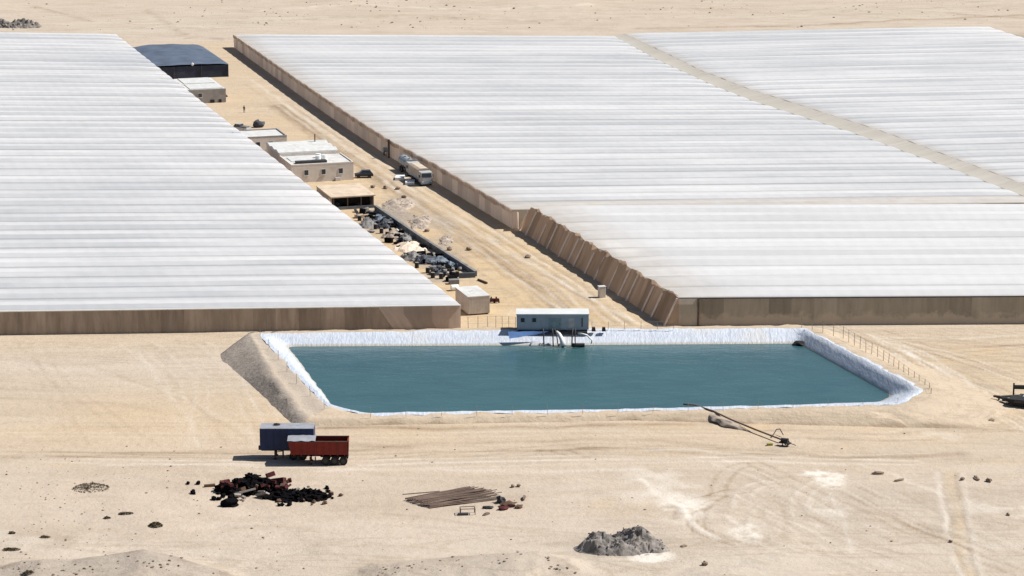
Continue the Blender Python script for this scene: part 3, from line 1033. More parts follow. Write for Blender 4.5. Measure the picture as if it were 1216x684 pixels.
def wall_sheet(name, root, a, b, h0, h1, material, n=60, folds=0.05, lean=None, seed=0, arches=None, pointed=False, path=None):
    """net wall from ground line a->b; top follows the gutter height h0..h1, lean moves the foot"""
    vs, uvs, fs = [], [], []
    L = (b - a).length
    d = (b - a).normalized()
    nrm = Vector((d.y, -d.x, 0))
    org = root.location
    NV = 4
    for i in range(n + 1):
        u = i / n
        p = path(u) if path else a.lerp(b, u)
        ht = h0 + (h1 - h0) * u
        if arches:
            ns, rise = arches
            f = (u * ns) % 1.0
            if pointed:      # torn net tied up to a peak over each span
                ht += 0.25 * mnoise.noise(Vector((u * L * 0.9, 5.0, 1.0)))
                f = f ** 1.5
            ht += arch_rise(rise, ns - 1 - min(ns - 1, int(u * ns))) * (4 * f * (1 - f) if not pointed else (1 - abs(2 * f - 1)) ** 0.9 * 1.15)
        for j in range(NV + 1):
            v = j / NV
            off = folds * mnoise.noise(Vector((u * L * 0.6, v * 1.2, seed))) * 2
            bulge = folds * 2.5 * math.sin(math.pi * v) * mnoise.noise(Vector((u * L * 0.15, 0, seed + 9)))
            q = p + nrm * (off + bulge)
            if lean: q = q + lean * (1 - v)
            z0 = -0.2
            q = Vector((q.x, q.y, z0 + (ht - z0) * v))
            vs.append(q - org)
            uvs.append((u * L, v))
    for i in range(n):
        for j in range(NV):
            k = i * (NV + 1) + j
            fs.append((k, k + NV + 1, k + NV + 2, k + 1))
    return uv_object(name, vs, fs, uvs, material, root)


def flat(p): return Vector((p.x, p.y, 0))


# the greenhouse on the left
zL = 3.6
L_c = [at(-140, 371.5, zL), at(547, 362.5, zL), at(137, 40.5, zL), at(-190, 36, zL)]
nL = max(8, round((L_c[2] - L_c[1]).length / 7.5))
g_left = thing('greenhouse', 'vast white plastic greenhouse left of the sandy lane with brown front wall', 'greenhouse', flat(L_c[0]), 0, 'white plastic greenhouses')
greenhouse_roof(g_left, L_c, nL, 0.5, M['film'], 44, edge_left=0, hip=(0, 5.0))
wall_sheet('front_wall', g_left, flat(L_c[0]), flat(L_c[1]), zL, zL, M['net_brown'], 150, 0.05, seed=1)
wall_sheet('end_wall', g_left, flat(L_c[1]), flat(L_c[2]), zL, zL, M['net_pink'], nL * 8, 0.05, seed=2, arches=(nL, 0.15))
pw0, pw1 = flat(L_c[1]) - g_left.location, (flat(L_c[0]) - flat(L_c[1])).normalized()
uv_object('mesh_panel', [pw0 + Vector((0, -.22, -.2)), pw0 + pw1 * 10 + Vector((0, -.22, -.2)), pw0 + pw1 * 12.5 + Vector((0, -.22, zL)), pw0 + Vector((0, -.22, zL))],
          [(0, 3, 2, 1)], [(0, 0), (10, 0), (10, 1), (0, 1)], M['net_mesh'], g_left)
for k in range(12):
    q = pw0 + pw1 * (14 + k * 7.5 + random.uniform(-1, 1)) + Vector((0, -0.24, 0))
    MB().tube([(q.x, q.y, -0.2), (q.x, q.y, zL)], 0.06, 5).build('wall_post', M['post'], g_left)
MB().tube([L_c[0] - g_left.location + Vector((0, -0.1, 0.02)), L_c[1] - g_left.location + Vector((0, -0.1, 0.02))], 0.13, 6).build('eave_pipe', M['plastic'], g_left)

# the far block right of the lane
zR = 3.5
BOWL = ([0, .18, .3, .46, .645, 1], [0, -.9, -2.6, -2.5, -1.9, 0])
BOW1 = ([0, .15, .32, .5, .6, .8, 1], [0, -.5, -1.9, -6.2, -6.7, -4.6, 0])
BOW2 = ([0, .31, .44, .57, .70, .82, 1], [0, -.3, -2.9, -5.3, -5.2, -2.8, 0])
R_c = [at(608, 249, zR), at(1234, 240.5, zR), at(729, 43, zR), at(277, 41, zR)]
nR = round((R_c[3] - R_c[0]).length / 7.4)
g_r = thing('greenhouse', 'white greenhouse right of the lane with long pinkish side wall', 'greenhouse', flat(R_c[0]), 0, 'white plastic greenhouses')
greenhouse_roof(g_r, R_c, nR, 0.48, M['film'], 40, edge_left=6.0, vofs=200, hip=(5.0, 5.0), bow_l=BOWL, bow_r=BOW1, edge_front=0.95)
PL_ = span_frame(R_c, 1.0, BOWL, None)
wall_sheet('side_wall', g_r, flat(R_c[3]), flat(R_c[0]), zR - 0.45, zR - 0.45, M['net_pink'], nR * 6, 0.08, seed=3, path=lambda u: flat(PL_(0, 1 - u)))
cwa, cwb = flat(R_c[0]), flat(at(630, 246, 4.25)) + Vector((-2.2, -0.5, 0))
cmid = [cwa.lerp(cwb, t) + Vector((0.5, 0.9, 0)) * math.sin(math.pi * t) for t in (0, .25, .5, .75, 1)]
for a, b, nm in zip(cmid[:-1], cmid[1:], range(4)):
    wall_sheet('corner_wall', g_r, a, b, zR - 0.4, zR - 0.4 + (0.25 if nm == 3 else 0), M['net_pink'], 6, 0.03, seed=20)
# the ragged brown edge under the roof, and the post half way
e0, e1 = R_c[3] - g_r.location, R_c[0] - g_r.location
nrm = Vector(((e1 - e0).normalized().y, -(e1 - e0).normalized().x, 0))
nE = nR * 6
vsE, uvE, fsE = [], [], []
for i in range(nE + 1):
    p = PL_(0, 1 - i / nE) - g_r.location + nrm * 0.12
    f = (i / nE * nR) % 1.0
    top = 0.17 * (4 * f * (1 - f)) ** 0.85
    dn = 0.75 + 0.45 * mnoise.noise(Vector((i * 0.31, 3, 0)))
    vsE += [p + Vector((0, 0, top)), p + Vector((0, 0, -dn))]
    uvE += [(i * 1.4, 1.0), (i * 1.4, 0.7)]
for i in range(nE): fsE.append((2 * i, 2 * i + 1, 2 * i + 3, 2 * i + 2))
uv_object('wall_edge', vsE, fsE, uvE, M['net_edge'], g_r, smooth=False)
pp = flat(PL_(0, 0.295)) - g_r.location + nrm * 0.35
MB().box(pp.x - 0.35, pp.x + 0.1, pp.y - 0.25, pp.y + 0.25, 0, 3.9).build('wall_post', M['post_dark'], g_r)

# the far block beyond the track
R2_c = [at(1255, 234, zR), at(1760, 222, zR), at(1172, 31.5, zR), at(740.5, 40, zR)]
n2 = round((R2_c[3] - R2_c[0]).length / 7.4)
g_r2 = thing('greenhouse', 'white greenhouse in the far right corner beyond the diagonal beige track', 'greenhouse', flat(R2_c[0]), 0, 'white plastic greenhouses')
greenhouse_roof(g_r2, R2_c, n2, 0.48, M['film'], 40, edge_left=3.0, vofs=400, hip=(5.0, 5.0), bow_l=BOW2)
# the sagging beige net over the passage between the two far blocks
pas = thing('covered_passage', 'narrow beige net covered passage running diagonally between two white greenhouses', 'covered passage', flat(R_c[1]), 0)
PA, PB = span_frame(R_c, 60, None, BOW1), span_frame(R2_c, 60, BOW2, None)
vs, uvs, fs = [], [], []
for i in range(61):
    a, b = PA(1, i), PB(0, i)
    for j in range(6):
        q = a.lerp(b, j / 5)
        vs.append(q + Vector((0, 0, 0.10 - 0.12 * math.sin(math.pi * j / 5) + 0.06 * mnoise.noise(Vector((i * 0.7, j * 0.6, 3))))) - pas.location)
        uvs.append((i * 4.0, 1.0))
for i in range(60):
    for j in range(5):
        a = i * 6 + j
        fs.append((a, a + 1, a + 7, a + 6))
uv_object('net_canopy', vs, fs, uvs, M['net_passage'], pas)
for i in range(0, 61, 10):
    a = PA(1, i).lerp(PB(0, i), 0.5) - pas.location
    MB().tube([(a.x, a.y, 0), (a.x, a.y, a.z - 0.45)], 0.08, 6).build('post', M['post_dark'], pas)
wall_sheet('end_wall', g_r2, flat(R2_c[1]), flat(R2_c[2]), zR, zR, M['net_pink'], n2 * 6, 0.06, seed=5, arches=(n2, 0.17))

# the near block right of the lane
zF = 4.25
F_c = [at(806, 354, zF), at(1440, 350.5, zF), at(1330, 243.5, zF), at(630, 246, zF)]
nF = 10
g_f = thing('greenhouse', 'bright white greenhouse behind the reservoir with a leaning scalloped brown end wall', 'greenhouse', flat(F_c[0]), 0, 'white plastic greenhouses')
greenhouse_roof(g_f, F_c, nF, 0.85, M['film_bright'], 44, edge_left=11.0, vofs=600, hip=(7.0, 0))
LEAN = Vector((-2.0, -0.4, 0))
wall_sheet('front_wall', g_f, flat(F_c[0]), flat(F_c[1]), zF, zF, M['net_olive'], 130, 0.07, seed=6)
wall_sheet('end_wall', g_f, flat(F_c[3]), flat(F_c[0]), zF, zF, M['net_tan'], nF * 16, 0.16, lean=LEAN, seed=7, arches=(nF, 0.50), pointed=True)
for k in range(15):
    kk = min(1, max(0, (k + random.uniform(-0.3, 0.3)) / 14))
    p = F_c[3].lerp(F_c[0], kk) - g_f.location
    b = Vector((p.x, p.y, 0)) + LEAN * 1.02
    t_ = Vector((p.x, p.y, zF + 0.25)).lerp(b, random.uniform(0, 0.25)) - Vector((0.12, 0.05, 0))
    b -= Vector((0.15, 0.05, 0))
    wv = (F_c[0] - F_c[3]).normalized() * 0.27
    MB().add([b - wv, b + wv, t_ + wv, t_ - wv, b - wv + Vector((0.1, 0, 0)), b + wv + Vector((0.1, 0, 0)), t_ + wv + Vector((0.1, 0, 0)), t_ - wv + Vector((0.1, 0, 0))],
             [(0, 1, 2, 3), (4, 7, 6, 5), (0, 4, 5, 1), (1, 5, 6, 2), (2, 6, 7, 3), (3, 7, 4, 0)]).build('wall_seam', M['seam'], g_f)
# pale corner panel, its dark post, and the triangle that closes the leaning wall
c0 = flat(F_c[0]) - g_f.location
dF = (F_c[1] - F_c[0]).normalized()
off = Vector((0, -0.35, 0))
q0, q1 = c0 + off, c0 + dF * 2.9 + off
uv_object('corner_panel', [q0 + Vector((0, 0, -0.2)), q1 + Vector((0, 0, -0.2)), q1 + Vector((0, 0, zF)), q0 + Vector((0, 0, zF))],
          [(0, 1, 2, 3)], [(0, 0), (3, 0), (3, 1), (0, 1)], M['net_pale'], g_f)
MB().box(q1.x - 0.06, q1.x + 0.22, q1.y - 0.15, q1.y + 0.1, 0, zF + 0.1).build('corner_post', M['post_dark'], g_f)
q2 = c0 + LEAN + Vector((0, -0.05, 0))
uv_object('corner_gore', [q2 + Vector((0, 0, -0.2)), q0 + Vector((0, 0.02, -0.2)), q0 + Vector((0, 0.02, zF + 0.3))], [(0, 1, 2)], [(0, 0), (3, 0), (3, 1)], M['net_tan'], g_f)
MB().tube([c0 + Vector((0, -0.12, zF)), c0 + dF * 80 + Vector((0, -0.12, zF))], 0.11, 6).build('eave_pipe', M['steel_dark'], g_f)


# ------------------------------------------------------------------ buildings along the lane
def wall_openings(root, w, d, wins, side, z, ww, wh, sill=True):
    """windows set in the front (y = 0) or left side (x = 0) wall"""
    for t in wins:
        if side == 'front':
            f = MB().box(t - ww / 2 - 0.1, t + ww / 2 + 0.1, -0.05, 0.05, z - 0.1, z + wh + 0.1).build('window', M['grey_roof'], root)
            MB().box(t - ww / 2, t + ww / 2, -0.08, 0.0, z, z + wh).build('pane', M['glass'], f)
            if sill: MB().box(t - ww / 2 - 0.15, t + ww / 2 + 0.15, -0.16, -0.05, z - 0.2, z - 0.1).build('sill', M['white_roof'], f)
        else:
            f = MB().box(-0.05, 0.05, t - ww / 2 - 0.1, t + ww / 2 + 0.1, z - 0.1, z + wh + 0.1).build('window', M['grey_roof'], root)
            MB().box(-0.08, 0.0, t - ww / 2, t + ww / 2, z, z + wh).build('pane', M['glass'], f)


def foot(px_right, py, width):
    """front-left corner of a lane building whose front-right base corner is at a pixel"""
    p = at(px_right, py)
    return p - LX * width


# black net shed
wS, dS, hS = 21.0, 36.0, 3.1
shed = thing('net_shed', 'black shade net shed with blue grey roof at the far end of the lane', 'shed', foot(271.5, 91, wS), LANE)
mb = MB()
mb.box(0, wS, 0, dS, -0.2, hS)
mb.build('wall', M['black_net'], shed)
mb = MB()
nx, ny = 16, 20
for i in range(nx + 1):
    for j in range(ny + 1):
        u, v = i / nx, j / ny
        z = hS + 0.25 + 0.9 * math.sin(math.pi * u) * (0.25 + 0.75 * v) + 0.25 * mnoise.noise(Vector((u * 5, v * 5, 1)))
        mb.v.append((-0.2 + u * (wS + 0.4), -0.2 + v * (dS + 0.4), z if 0 < i < nx else hS + 0.02))
for i in range(nx):
    for j in range(ny):
        a = i * (ny + 1) + j
        mb.f.append((a, a + ny + 1, a + ny + 2, a + 1))
mb.build('roof', M['black_net_roof'], shed, smooth=True)
for x in (0.1, 7, 14, wS - 0.1):
    MB().tube([(x, -0.12, 0), (x, -0.12, hS)], 0.09, 6).build('post', M['steel_dark'], shed)
MB().lump((11.8, -0.1, hS + 0.5), (0.4, 0.2, 0.4), 3, 1).build('float_lamp', M['plastic'], shed)

# grey flat building
wG, dG, hG = 9.4, 19.0, 3.3
gb = thing('flat_building', 'grey flat roofed building with two white roof sheets in front of the black shed', 'building', foot(268.5, 121.5, wG), LANE)
MB().box(0, wG, 0, dG, -0.3, hG).build('wall', M['grey_wall'], gb)
rf = MB().box(0.15, wG - 0.15, 0.15, dG - 0.15, hG, hG + 0.06).build('roof', M['grey_roof'], gb)
MB().box(0.9, wG - 0.6, 0.5, 8.5, hG + 0.06, hG + 0.2).build('roof_sheet', M['white_roof'], rf)
MB().box(1.1, wG - 0.8, 9.6, dG - 0.5, hG + 0.06, hG + 0.2).build('roof_sheet', M['white_roof'], rf)
wall_openings(gb, wG, dG, [3.2], 'front', 1.5, 0.9, 0.9)
MB().box(5.6, 6.6, -0.06, 0.04, 0, 0.8).build('vent', M['dark'], gb)
MB().box(7.6, 8.3, -0.06, 0.04, 0, 0.8).build('vent', M['dark'], gb)

# low cream building
wC, dC, hC = 10.2, 9.5, 3.4
cb_ = thing('flat_building', 'low cream building with white flat roof beside the greenhouse edge', 'building', foot(341, 181, wC), LANE)
MB().box(0, wC, 0, dC, -0.3, hC).build('wall', M['cream_wall'], cb_)
pr = MB()
pr.box(0, wC, -0.02, 0.25, hC, hC + 0.3).box(0, wC, dC - 0.25, dC + 0.02, hC, hC + 0.3)
pr.box(-0.02, 0.25, 0.25, dC - 0.25, hC, hC + 0.3).box(wC - 0.25, wC + 0.02, 0.25, dC - 0.25, hC, hC + 0.3)
pr.build('parapet', M['grey_wall'], cb_)
MB().box(0.25, wC - 0.25, 0.25, dC - 0.25, hC, hC + 0.08).build('roof', M['white_roof'], cb_)
wall_openings(cb_, wC, dC, [4.0, 6.8], 'front', 1.6, 0.8, 0.9)

# large cream building with two roof levels
wB, dB, hB = 12.6, 24.0, 3.4
bb = thing('flat_building', 'large cream building with three small front windows and stepped white roof', 'building', foot(420, 213.5, wB), LANE)
MB().box(0, wB, 0, 11.0, -0.3, hB).build('wall', M['cream_wall'], bb)
MB().box(0.02, wB - 0.6, 11.0, dB, -0.3, hB + 0.7).build('rear_wall', M['cream_wall'], bb)
pr = MB()
pr.box(0, wB, -0.02, 0.22, hB, hB + 0.28).box(-0.02, 0.2, 0.22, 10.98, hB, hB + 0.28).box(wB - 0.2, wB + 0.02, 0.22, 10.98, hB, hB + 0.28)
pr.build('parapet', M['cream_wall'], bb)
rf = MB().box(0.2, wB - 0.2, 0.22, 10.98, hB, hB + 0.08).build('roof', M['grey_roof'], bb)
MB().box(1.4, 7.6, 1.6, 3.0, hB + 0.08, hB + 0.55).build('roof_duct', M['steel_dark'], rf)
MB().box(1.0, 5.0, 4.2, 9.0, hB + 0.08, hB + 0.2).build('roof_sheet', M['white_roof'], rf)
for i, (x, y) in enumerate([(6.6, 5.2), (8.0, 6.0), (7.2, 7.6)]):
    MB().tube([(x, y, hB + 0.08), (x, y, hB + 0.9)], 0.55, 12).build('roof_tank', M['plastic'], rf)
rr = MB()
for k in range(3):
    y0, y1 = 11.2 + k * 4.25, 11.2 + (k + 1) * 4.25
    rr.prism([(y0, hB + 0.7), (y1, hB + 0.7), (y1, hB + 0.85), ((y0 + y1) / 2, hB + 1.2), (y0, hB + 0.85)], 'x', -0.15, wB - 0.45)
rr.build('rear_roof', M['white_roof'], bb)
wall_openings(bb, wB, dB, [3.0, 6.5, 10.0], 'front', 1.5, 0.75, 0.95)
wall_openings(bb, wB, dB, [2.0, 5.2, 8.6], 'side', 1.5, 0.8, 0.9)
MB().tube([(9.6, 21.0, hB + 1.0), (9.6, 21.0, hB + 2.6)], 0.12, 6).build('chimney', M['steel_dark'], bb)
MB().box(8.8, 9.8, -0.5, -0.06, -0.1, 0.75).build('step', M['cream_wall'], bb)

# low open shed
wO, dO, hO = 8.4, 12.0, 2.3
ob = thing('open_shed', 'low open fronted shed with sandy flat roof and black interior', 'shed', foot(445, 246.5, wO), LANE)
MB().box(-0.1, wO + 0.1, -0.3, dO, hO, hO + 0.22).build('roof', M['beige_roof'], ob)
MB().box(0, 0.2, 0, dO, -0.2, hO).box(0.2, wO, dO - 0.2, dO, -0.2, hO).box(wO - 0.2, wO, 0.6, dO - 0.2, -0.2, hO).build('wall', M['grey_wall'], ob)
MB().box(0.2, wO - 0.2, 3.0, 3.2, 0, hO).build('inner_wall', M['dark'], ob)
MB().box(0.3, wO - 0.1, -0.25, -0.05, -0.1, 0.55).build('kerb', M['block_wall'], ob)
for x in (0.5, 3.2, 5.8, wO - 0.3):
    MB().box(x - 0.09, x + 0.09, 0.0, 0.18, 0, hO).build('post', M['post_dark'], ob)

pk = foot(445, 246.5, wO) + LX * 0.6 - LY * 0.5
t = MB().tube([pk + Vector((0, 0, 0)), pk - LX * 1.2 + Vector((0, 0.2, 2.3))], 0.1, 6).build('plank', M['wood'])
tag(t, 'pale plank leaning against the front of the open shed', 'plank')

# container hut at the greenhouse corner
wH, dH, hH = 3.5, 7.0, 2.9
hut = thing('container_hut', 'beige corrugated container hut at the corner of the left greenhouse', 'hut', foot(581.5, 373, wH), LANE)
mb = MB()
n = 14
ol = []
for i in range(n):
    x = wH * i / n
    ol += [(x, 0.0), (x + wH / n * 0.5, 0.0), (x + wH / n * 0.5, -0.05), (x + wH / n, -0.05)]
mb.prism([(wH, dH), (0, dH)] + [(a, b) for a, b in ol], 'z', 0.22, hH)
mb.build('wall', M['hut_wall'], hut)
MB().box(-0.06, wH + 0.06, -0.1, dH + 0.06, hH, hH + 0.12).build('roof', M['grey_roof'], hut)
for y in (0.3, dH - 0.5):
    MB().box(0.1, wH - 0.1, y, y + 0.25, -0.2, 0.22).build('bearer', M['steel_dark'], hut)

dish = at(540, 345)
dt = thing('white_drum', 'white plastic drum lying beside the corrugated container hut', 'drum', dish, LANE)
MB().tube([(-0.6, 0, 0.5), (-0.55, 0, 0.5), (0.55, 0, 0.5), (0.6, 0, 0.5)], 0.5, 14).build('body', M['plastic'], dt)
MB().tube([(0.6, 0, 0.62), (0.68, 0, 0.62)], 0.12, 8).build('cap', M['black'], dt)

# pump house on the reservoir bank
zP = 1.9
pl_, prr = at(613.5, 393, zP), at(699, 393, zP)
wP = (prr - pl_).length
dP, hP = 3.4, 2.45
pump = thing('pump_house', 'long blue grey steel pump house on the bank above the reservoir', 'building', pl_, 0)
MB().box(0, wP, 0, dP, 0.2, hP).build('wall', M['pump_wall'], pump)
MB().box(-0.08, wP + 0.08, -0.1, dP + 0.08, hP, hP + 0.14).build('roof', M['pump_roof'], pump)
for x in (0.2, wP / 3, 2 * wP / 3, wP - 0.5):
    MB().box(x, x + 0.3, 0.05, dP - 0.05, -0.4, 0.2).build('skid', M['steel_dark'], pump)
for x in (0.9, 2.6):
    f = MB().box(x - 0.28, x + 0.28, -0.03, 0.03, 1.35, 1.95).build('window', M['steel_dark'], pump)
    MB().box(x - 0.22, x + 0.22, -0.05, 0.0, 1.41, 1.89).build('pane', M['glass'], f)
d_ = MB().box(4.7, 6.6, -0.03, 0.03, 0.25, 2.0).build('door', mat('grey green door', (0.25, 0.32, 0.34), 0.6), pump)
MB().box(6.35, 6.42, -0.09, -0.03, 1.0, 1.25).build('handle', M['steel_dark'], d_)
MB().box(7.7, 8.5, -0.03, 0.03, 0.5, 1.9).build('shutter', M['grey_roof'], pump)
MB().box(9.6, 9.75, -0.05, 0.02, 0.6, 2.0).build('red_strip', M['scrap_red'], pump)
MB().box(-1.2, wP - 0.2, -0.5, 0.0, -0.35, -0.06).build('platform', M['steel_dark'], pump)

# pipes and hoses from the pump house to the water
for i, (a, b, rr_) in enumerate([(645, 646, 0.10), (656, 657, 0.09), (659, 663, 0.09), (680, 679, 0.10), (683, 683, 0.08)]):
    p0, p1 = at(a, 391, zP + 0.7), at(b, 411.5, 0.45)
    mid = p0.lerp(p1, 0.4) + Vector((0, 0, 0.5))
    o = MB().tube([p0 + Vector((0, 0.2, 0)), p0 + Vector((0, -0.5, 0)), mid, p1], rr_, 8).build('suction_pipe', M['steel_dark'], smooth=True)
    tag(o, 'dark suction pipe from the pump house down into the water', 'pipe', 'suction pipes at the pump house')
p0, p1 = at(661, 394, zP + 0.3), at(669, 411, 0.5)
o = MB().tube([p0, p0.lerp(p1, 0.25) + Vector((0.1, 0, 0.2)), p0.lerp(p1, 0.6) + Vector((0.2, 0, 0.1)), p1 + Vector((0, 0, 0.1))], 0.22, 10, 0.42).build('white_hose', M['plastic'], smooth=True)
tag(o, 'thick white hose spilling down the liner below the pump house', 'hose')
o = MB().tube([at(687, 396, 2.3), at(692, 396.5, 2.4), at(697, 398, 2.2), at(703, 404, 1.2), at(702, 408, 0.7)], 0.12, 8).build('thin_hose', M['plastic'], smooth=True)
tag(o, 'thin white hose looping off the right end of the pump house', 'hose')
o = MB()
q = at(687, 410, 0.5)
o.tube([(q.x - 0.9, q.y, 0.55), (q.x + 0.9, q.y, 0.55)], 0.28, 8)
o = o.build('pump_float', M['steel_dark'])
tag(o, 'dark float on the water below the pump house', 'float')
# blue sheet added on the liner as the pump house shadow
mb = MB()
for i in range(9):
    for j in range(5):
        u, v = i / 8, j / 4
        p = at(603, 395, 2.05).lerp(at(652, 394.5, 2.05), u)
        qn = at(605, 403.5, 1.15).lerp(at(646, 397, 1.75), u)
        p = p.lerp(qn, v)
        mb.v.append(p + Vector((0, 0, 0.16 + 0.08 * mnoise.noise(Vector((u * 6, v * 4, 0))))))
for i in range(8):
    for j in range(4):
        a = i * 5 + j
        mb.f.append((a, a + 5, a + 6, a + 1))
tag(mb.build('shadow_sheet', mat('blue tarpaulin', (0.10, 0.20, 0.42), 0.6, 0.2, 0.8), smooth=True), 'blue sheet standing in for the pump house shadow on the white liner', 'shadow_sheet')

# beige cabinet by the leaning wall
cab = thing('cabinet', 'small cream cabinet standing at the foot of the leaning brown wall', 'cabinet', at(712, 354), LANE)
MB().box(0, 1.05, 0, 0.9, 0.0, 1.75).build('body', M['cream_wall'], cab, bevel=0.03)
MB().box(-0.06, 1.11, -0.06, 0.96, 1.75, 1.85).build('lid', M['white_roof'], cab)
MB().box(0.12, 0.93, -0.03, 0.0, 0.2, 1.6).build('door', M['hut_wall'], cab)


# ------------------------------------------------------------------ vehicles
def wheel(parent, x, y, r, wid, axis='y', rim=True):
    a = Vector((0, 1, 0)) if axis == 'y' else Vector((1, 0, 0))
    c = Vector((x, y, r))
    wo = MB()
    wo.tube([c - a * wid / 2, c - a * (wid / 2 - 0.05), c + a * (wid / 2 - 0.05), c + a * wid / 2], r, 18)
    o = wo.build('wheel', M['black'], parent)
    if rim:
        MB().tube([c - a * (wid / 2 + 0.02), c + a * (wid / 2 + 0.02)], r * 0.55, 14).build('rim', M['rim'], o)
    return o


# navy box semi-trailer
p = on(309, 546.5)
s_ = scale_at(546)
wT = 64.0 / s_
bt = thing('semi_trailer', 'navy blue box semi trailer parked behind the red tipper trailer', 'trailer', p, 0)
MB().box(0, wT, 0, 2.5, 1.30, 4.05).build('box_body', M['navy'], bt, bevel=0.04)
rb = MB()
for k in range(1, 8):
    x = wT * k / 8
    rb.box(x - 0.03, x + 0.03, -0.04, 0.0, 1.35, 4.0)
rb.build('side_rib', M['navy'], bt)
rfb = MB().box(0.0, wT, 0.0, 2.5, 4.053, 4.12).build('roof', M['trailer_roof'], bt)
MB().lump((2.0, 1.6, 4.2), (0.5, 0.4, 0.18), 4, 1).build('roof_bundle', M['black'], rfb)
MB().box(0.1, wT - 0.1, 0.7, 0.9, 1.02, 1.28).box(0.1, wT - 0.1, 1.6, 1.8, 1.02, 1.28).build('chassis', M['steel_dark'], bt)
for y in (0.3, 2.1):
    lg = MB().box(1.75, 1.93, y, y + 0.16, 0.1, 1.1).build('landing_leg', M['rust'], bt)
    MB().box(1.62, 2.06, y - 0.1, y + 0.26, 0.0, 0.1).build('foot_plate', M['rust'], lg)
MB().tube([(1.84, 0.38, 0.95), (2.9, 0.38, 1.1)], 0.05, 6).build('leg_brace', M['rust'], bt)
MB().box(2.75, 2.95, 0.3, 0.46, 0.3, 1.1).build('hanger', M['rust'], bt)
for x in (wT - 2.6, wT - 1.4):
    for y in (0.25, 2.25):
        wheel(bt, x, y, 0.5, 0.5)
MB().box(-0.22, 0.0, 0.3, 0.8, 1.25, 1.7).build('front_box', M['rust'], bt)

# red tipper trailer
p = on(344, 552.5)
s_ = scale_at(552)
wT = 69.0 / s_
rt = thing('tipper_trailer', 'rusty red open tipper trailer with dark wheels in front of the navy box', 'trailer', p, 0)
body = MB()
zb, zt = 1.22, 3.0
body.box(0.25, wT, 0, 2.45, zb, zb + 0.12)
body.prism([(0.2, zb), (wT, zb), (wT + 0.05, zt), (-0.15, zt)], 'y', 0.0, 0.08)
body.prism([(0.2, zb), (wT, zb), (wT + 0.05, zt), (-0.15, zt)], 'y', 2.37, 2.45)
body.add([(0.2, 0.08, zb), (0.2, 2.37, zb), (-0.15, 2.37, zt), (-0.15, 0.08, zt), (0.3, 0.08, zb), (0.3, 2.37, zb), (-0.05, 2.37, zt), (-0.05, 0.08, zt)],
         [(0, 1, 2, 3), (4, 7, 6, 5), (3, 2, 6, 7), (0, 4, 5, 1)])
body.box(wT - 0.08, wT, 0.08, 2.37, zb + 0.12, zt)
body.build('tipper_body', M['red'], rt)
for k in range(8):
    x = 0.55 + k * (wT - 0.9) / 7
    MB().box(x - 0.06, x + 0.06, -0.09, 0.0, zb + 0.02, zt - 0.02).build('side_rib', M['red'], rt)
MB().box(-0.17, wT + 0.07, -0.1, 0.1, zt, zt + 0.1).box(-0.17, wT + 0.07, 2.35, 2.55, zt, zt + 0.1).build('top_rail', M['rust'], rt)
MB().box(0.1, wT - 0.1, 0.1, 2.35, zb + 0.12, zb + 0.5).build('load', M['steel_dark'], rt)
mb = MB()
for i in range(9):
    for j in range(6):
        u, v = i / 8, j / 5
        mb.v.append((-0.25 + u * 3.5, -0.12 + v * 2.7, zt + 0.16 + 0.22 * math.sin(math.pi * v) + 0.12 * mnoise.noise(Vector((u * 5, v * 4, 6)))))
for i in range(8):
    for j in range(5):
        a = i * 6 + j
        mb.f.append((a, a + 6, a + 7, a + 1))
mb.build('load_cover', M['trailer_roof'], rt, smooth=True)
MB().box(wT - 0.02, wT + 0.12, 0.0, 0.12, zb - 0.1, zt + 0.2).build('tail_hinge', M['rust'], rt)
MB().box(0.3, wT - 0.1, 0.7, 0.9, 0.95, zb).box(0.3, wT - 0.1, 1.55, 1.75, 0.95, zb).build('chassis', M['steel_dark'], rt)
for y in (0.3, 2.0):
    lg = MB().box(2.45, 2.62, y, y + 0.15, 0.08, 1.0).build('landing_leg', M['rust'], rt)
    MB().box(2.35, 2.75, y - 0.1, y + 0.25, 0.0, 0.09).build('foot_plate', M['rust'], lg)
MB().box(3.1, 3.25, 0.3, 0.42, 0.4, 1.0).build('hanger', M['rust'], rt)
for x in (wT - 2.75, wT - 1.65, wT - 0.55):
    for y in (0.22, 2.2):
        wheel(rt, x, y, 0.51, 0.5)
MB().box(wT - 3.4, wT - 0.05, -0.05, 0.5, 1.05, 1.12).build('mudguard', M['black'], rt)


def hatchback(name, label, loc, rz, paint, length=3.9):
    t = thing(name, label, 'car', loc, rz)
    k = length / 3.9
    prof = [(0.0, 0.35), (0.0, 0.80), (0.95, 0.95), (1.0, 0.95), (3.75, 0.98), (3.9, 0.75), (3.9, 0.35)]
    b = MB().prism([(x * k, z) for x, z in prof], 'y', 0, 1.7).build('body', paint, t, bevel=0.06)
    cb2 = MB()
    cb2.box(0.95 * k, 3.7 * k, 0.06, 1.64, 0.95, 1.45, top=(1.55 * k, 3.3 * k, 0.2, 1.5))
    cb2.build('cabin', M['glass'], t, bevel=0.05)
    MB().box(1.5 * k, 3.35 * k, 0.17, 1.53, 1.44, 1.5).build('roof', paint, t)
    for x in (0.75 * k, 3.05 * k):
        for y in (0.1, 1.6):
            wheel(t, x, y, 0.32, 0.2)
    for y in (0.3, 1.4):
        MB().box(-0.03, 0.02, y - 0.18, y + 0.18, 0.58, 0.74).build('headlight', M['plastic'], t)
    return t


hatchback('parked_car', 'dark hatchback parked at the corner of the large cream building', at(421.5, 212), R(8), M['dark_paint'], 3.7)


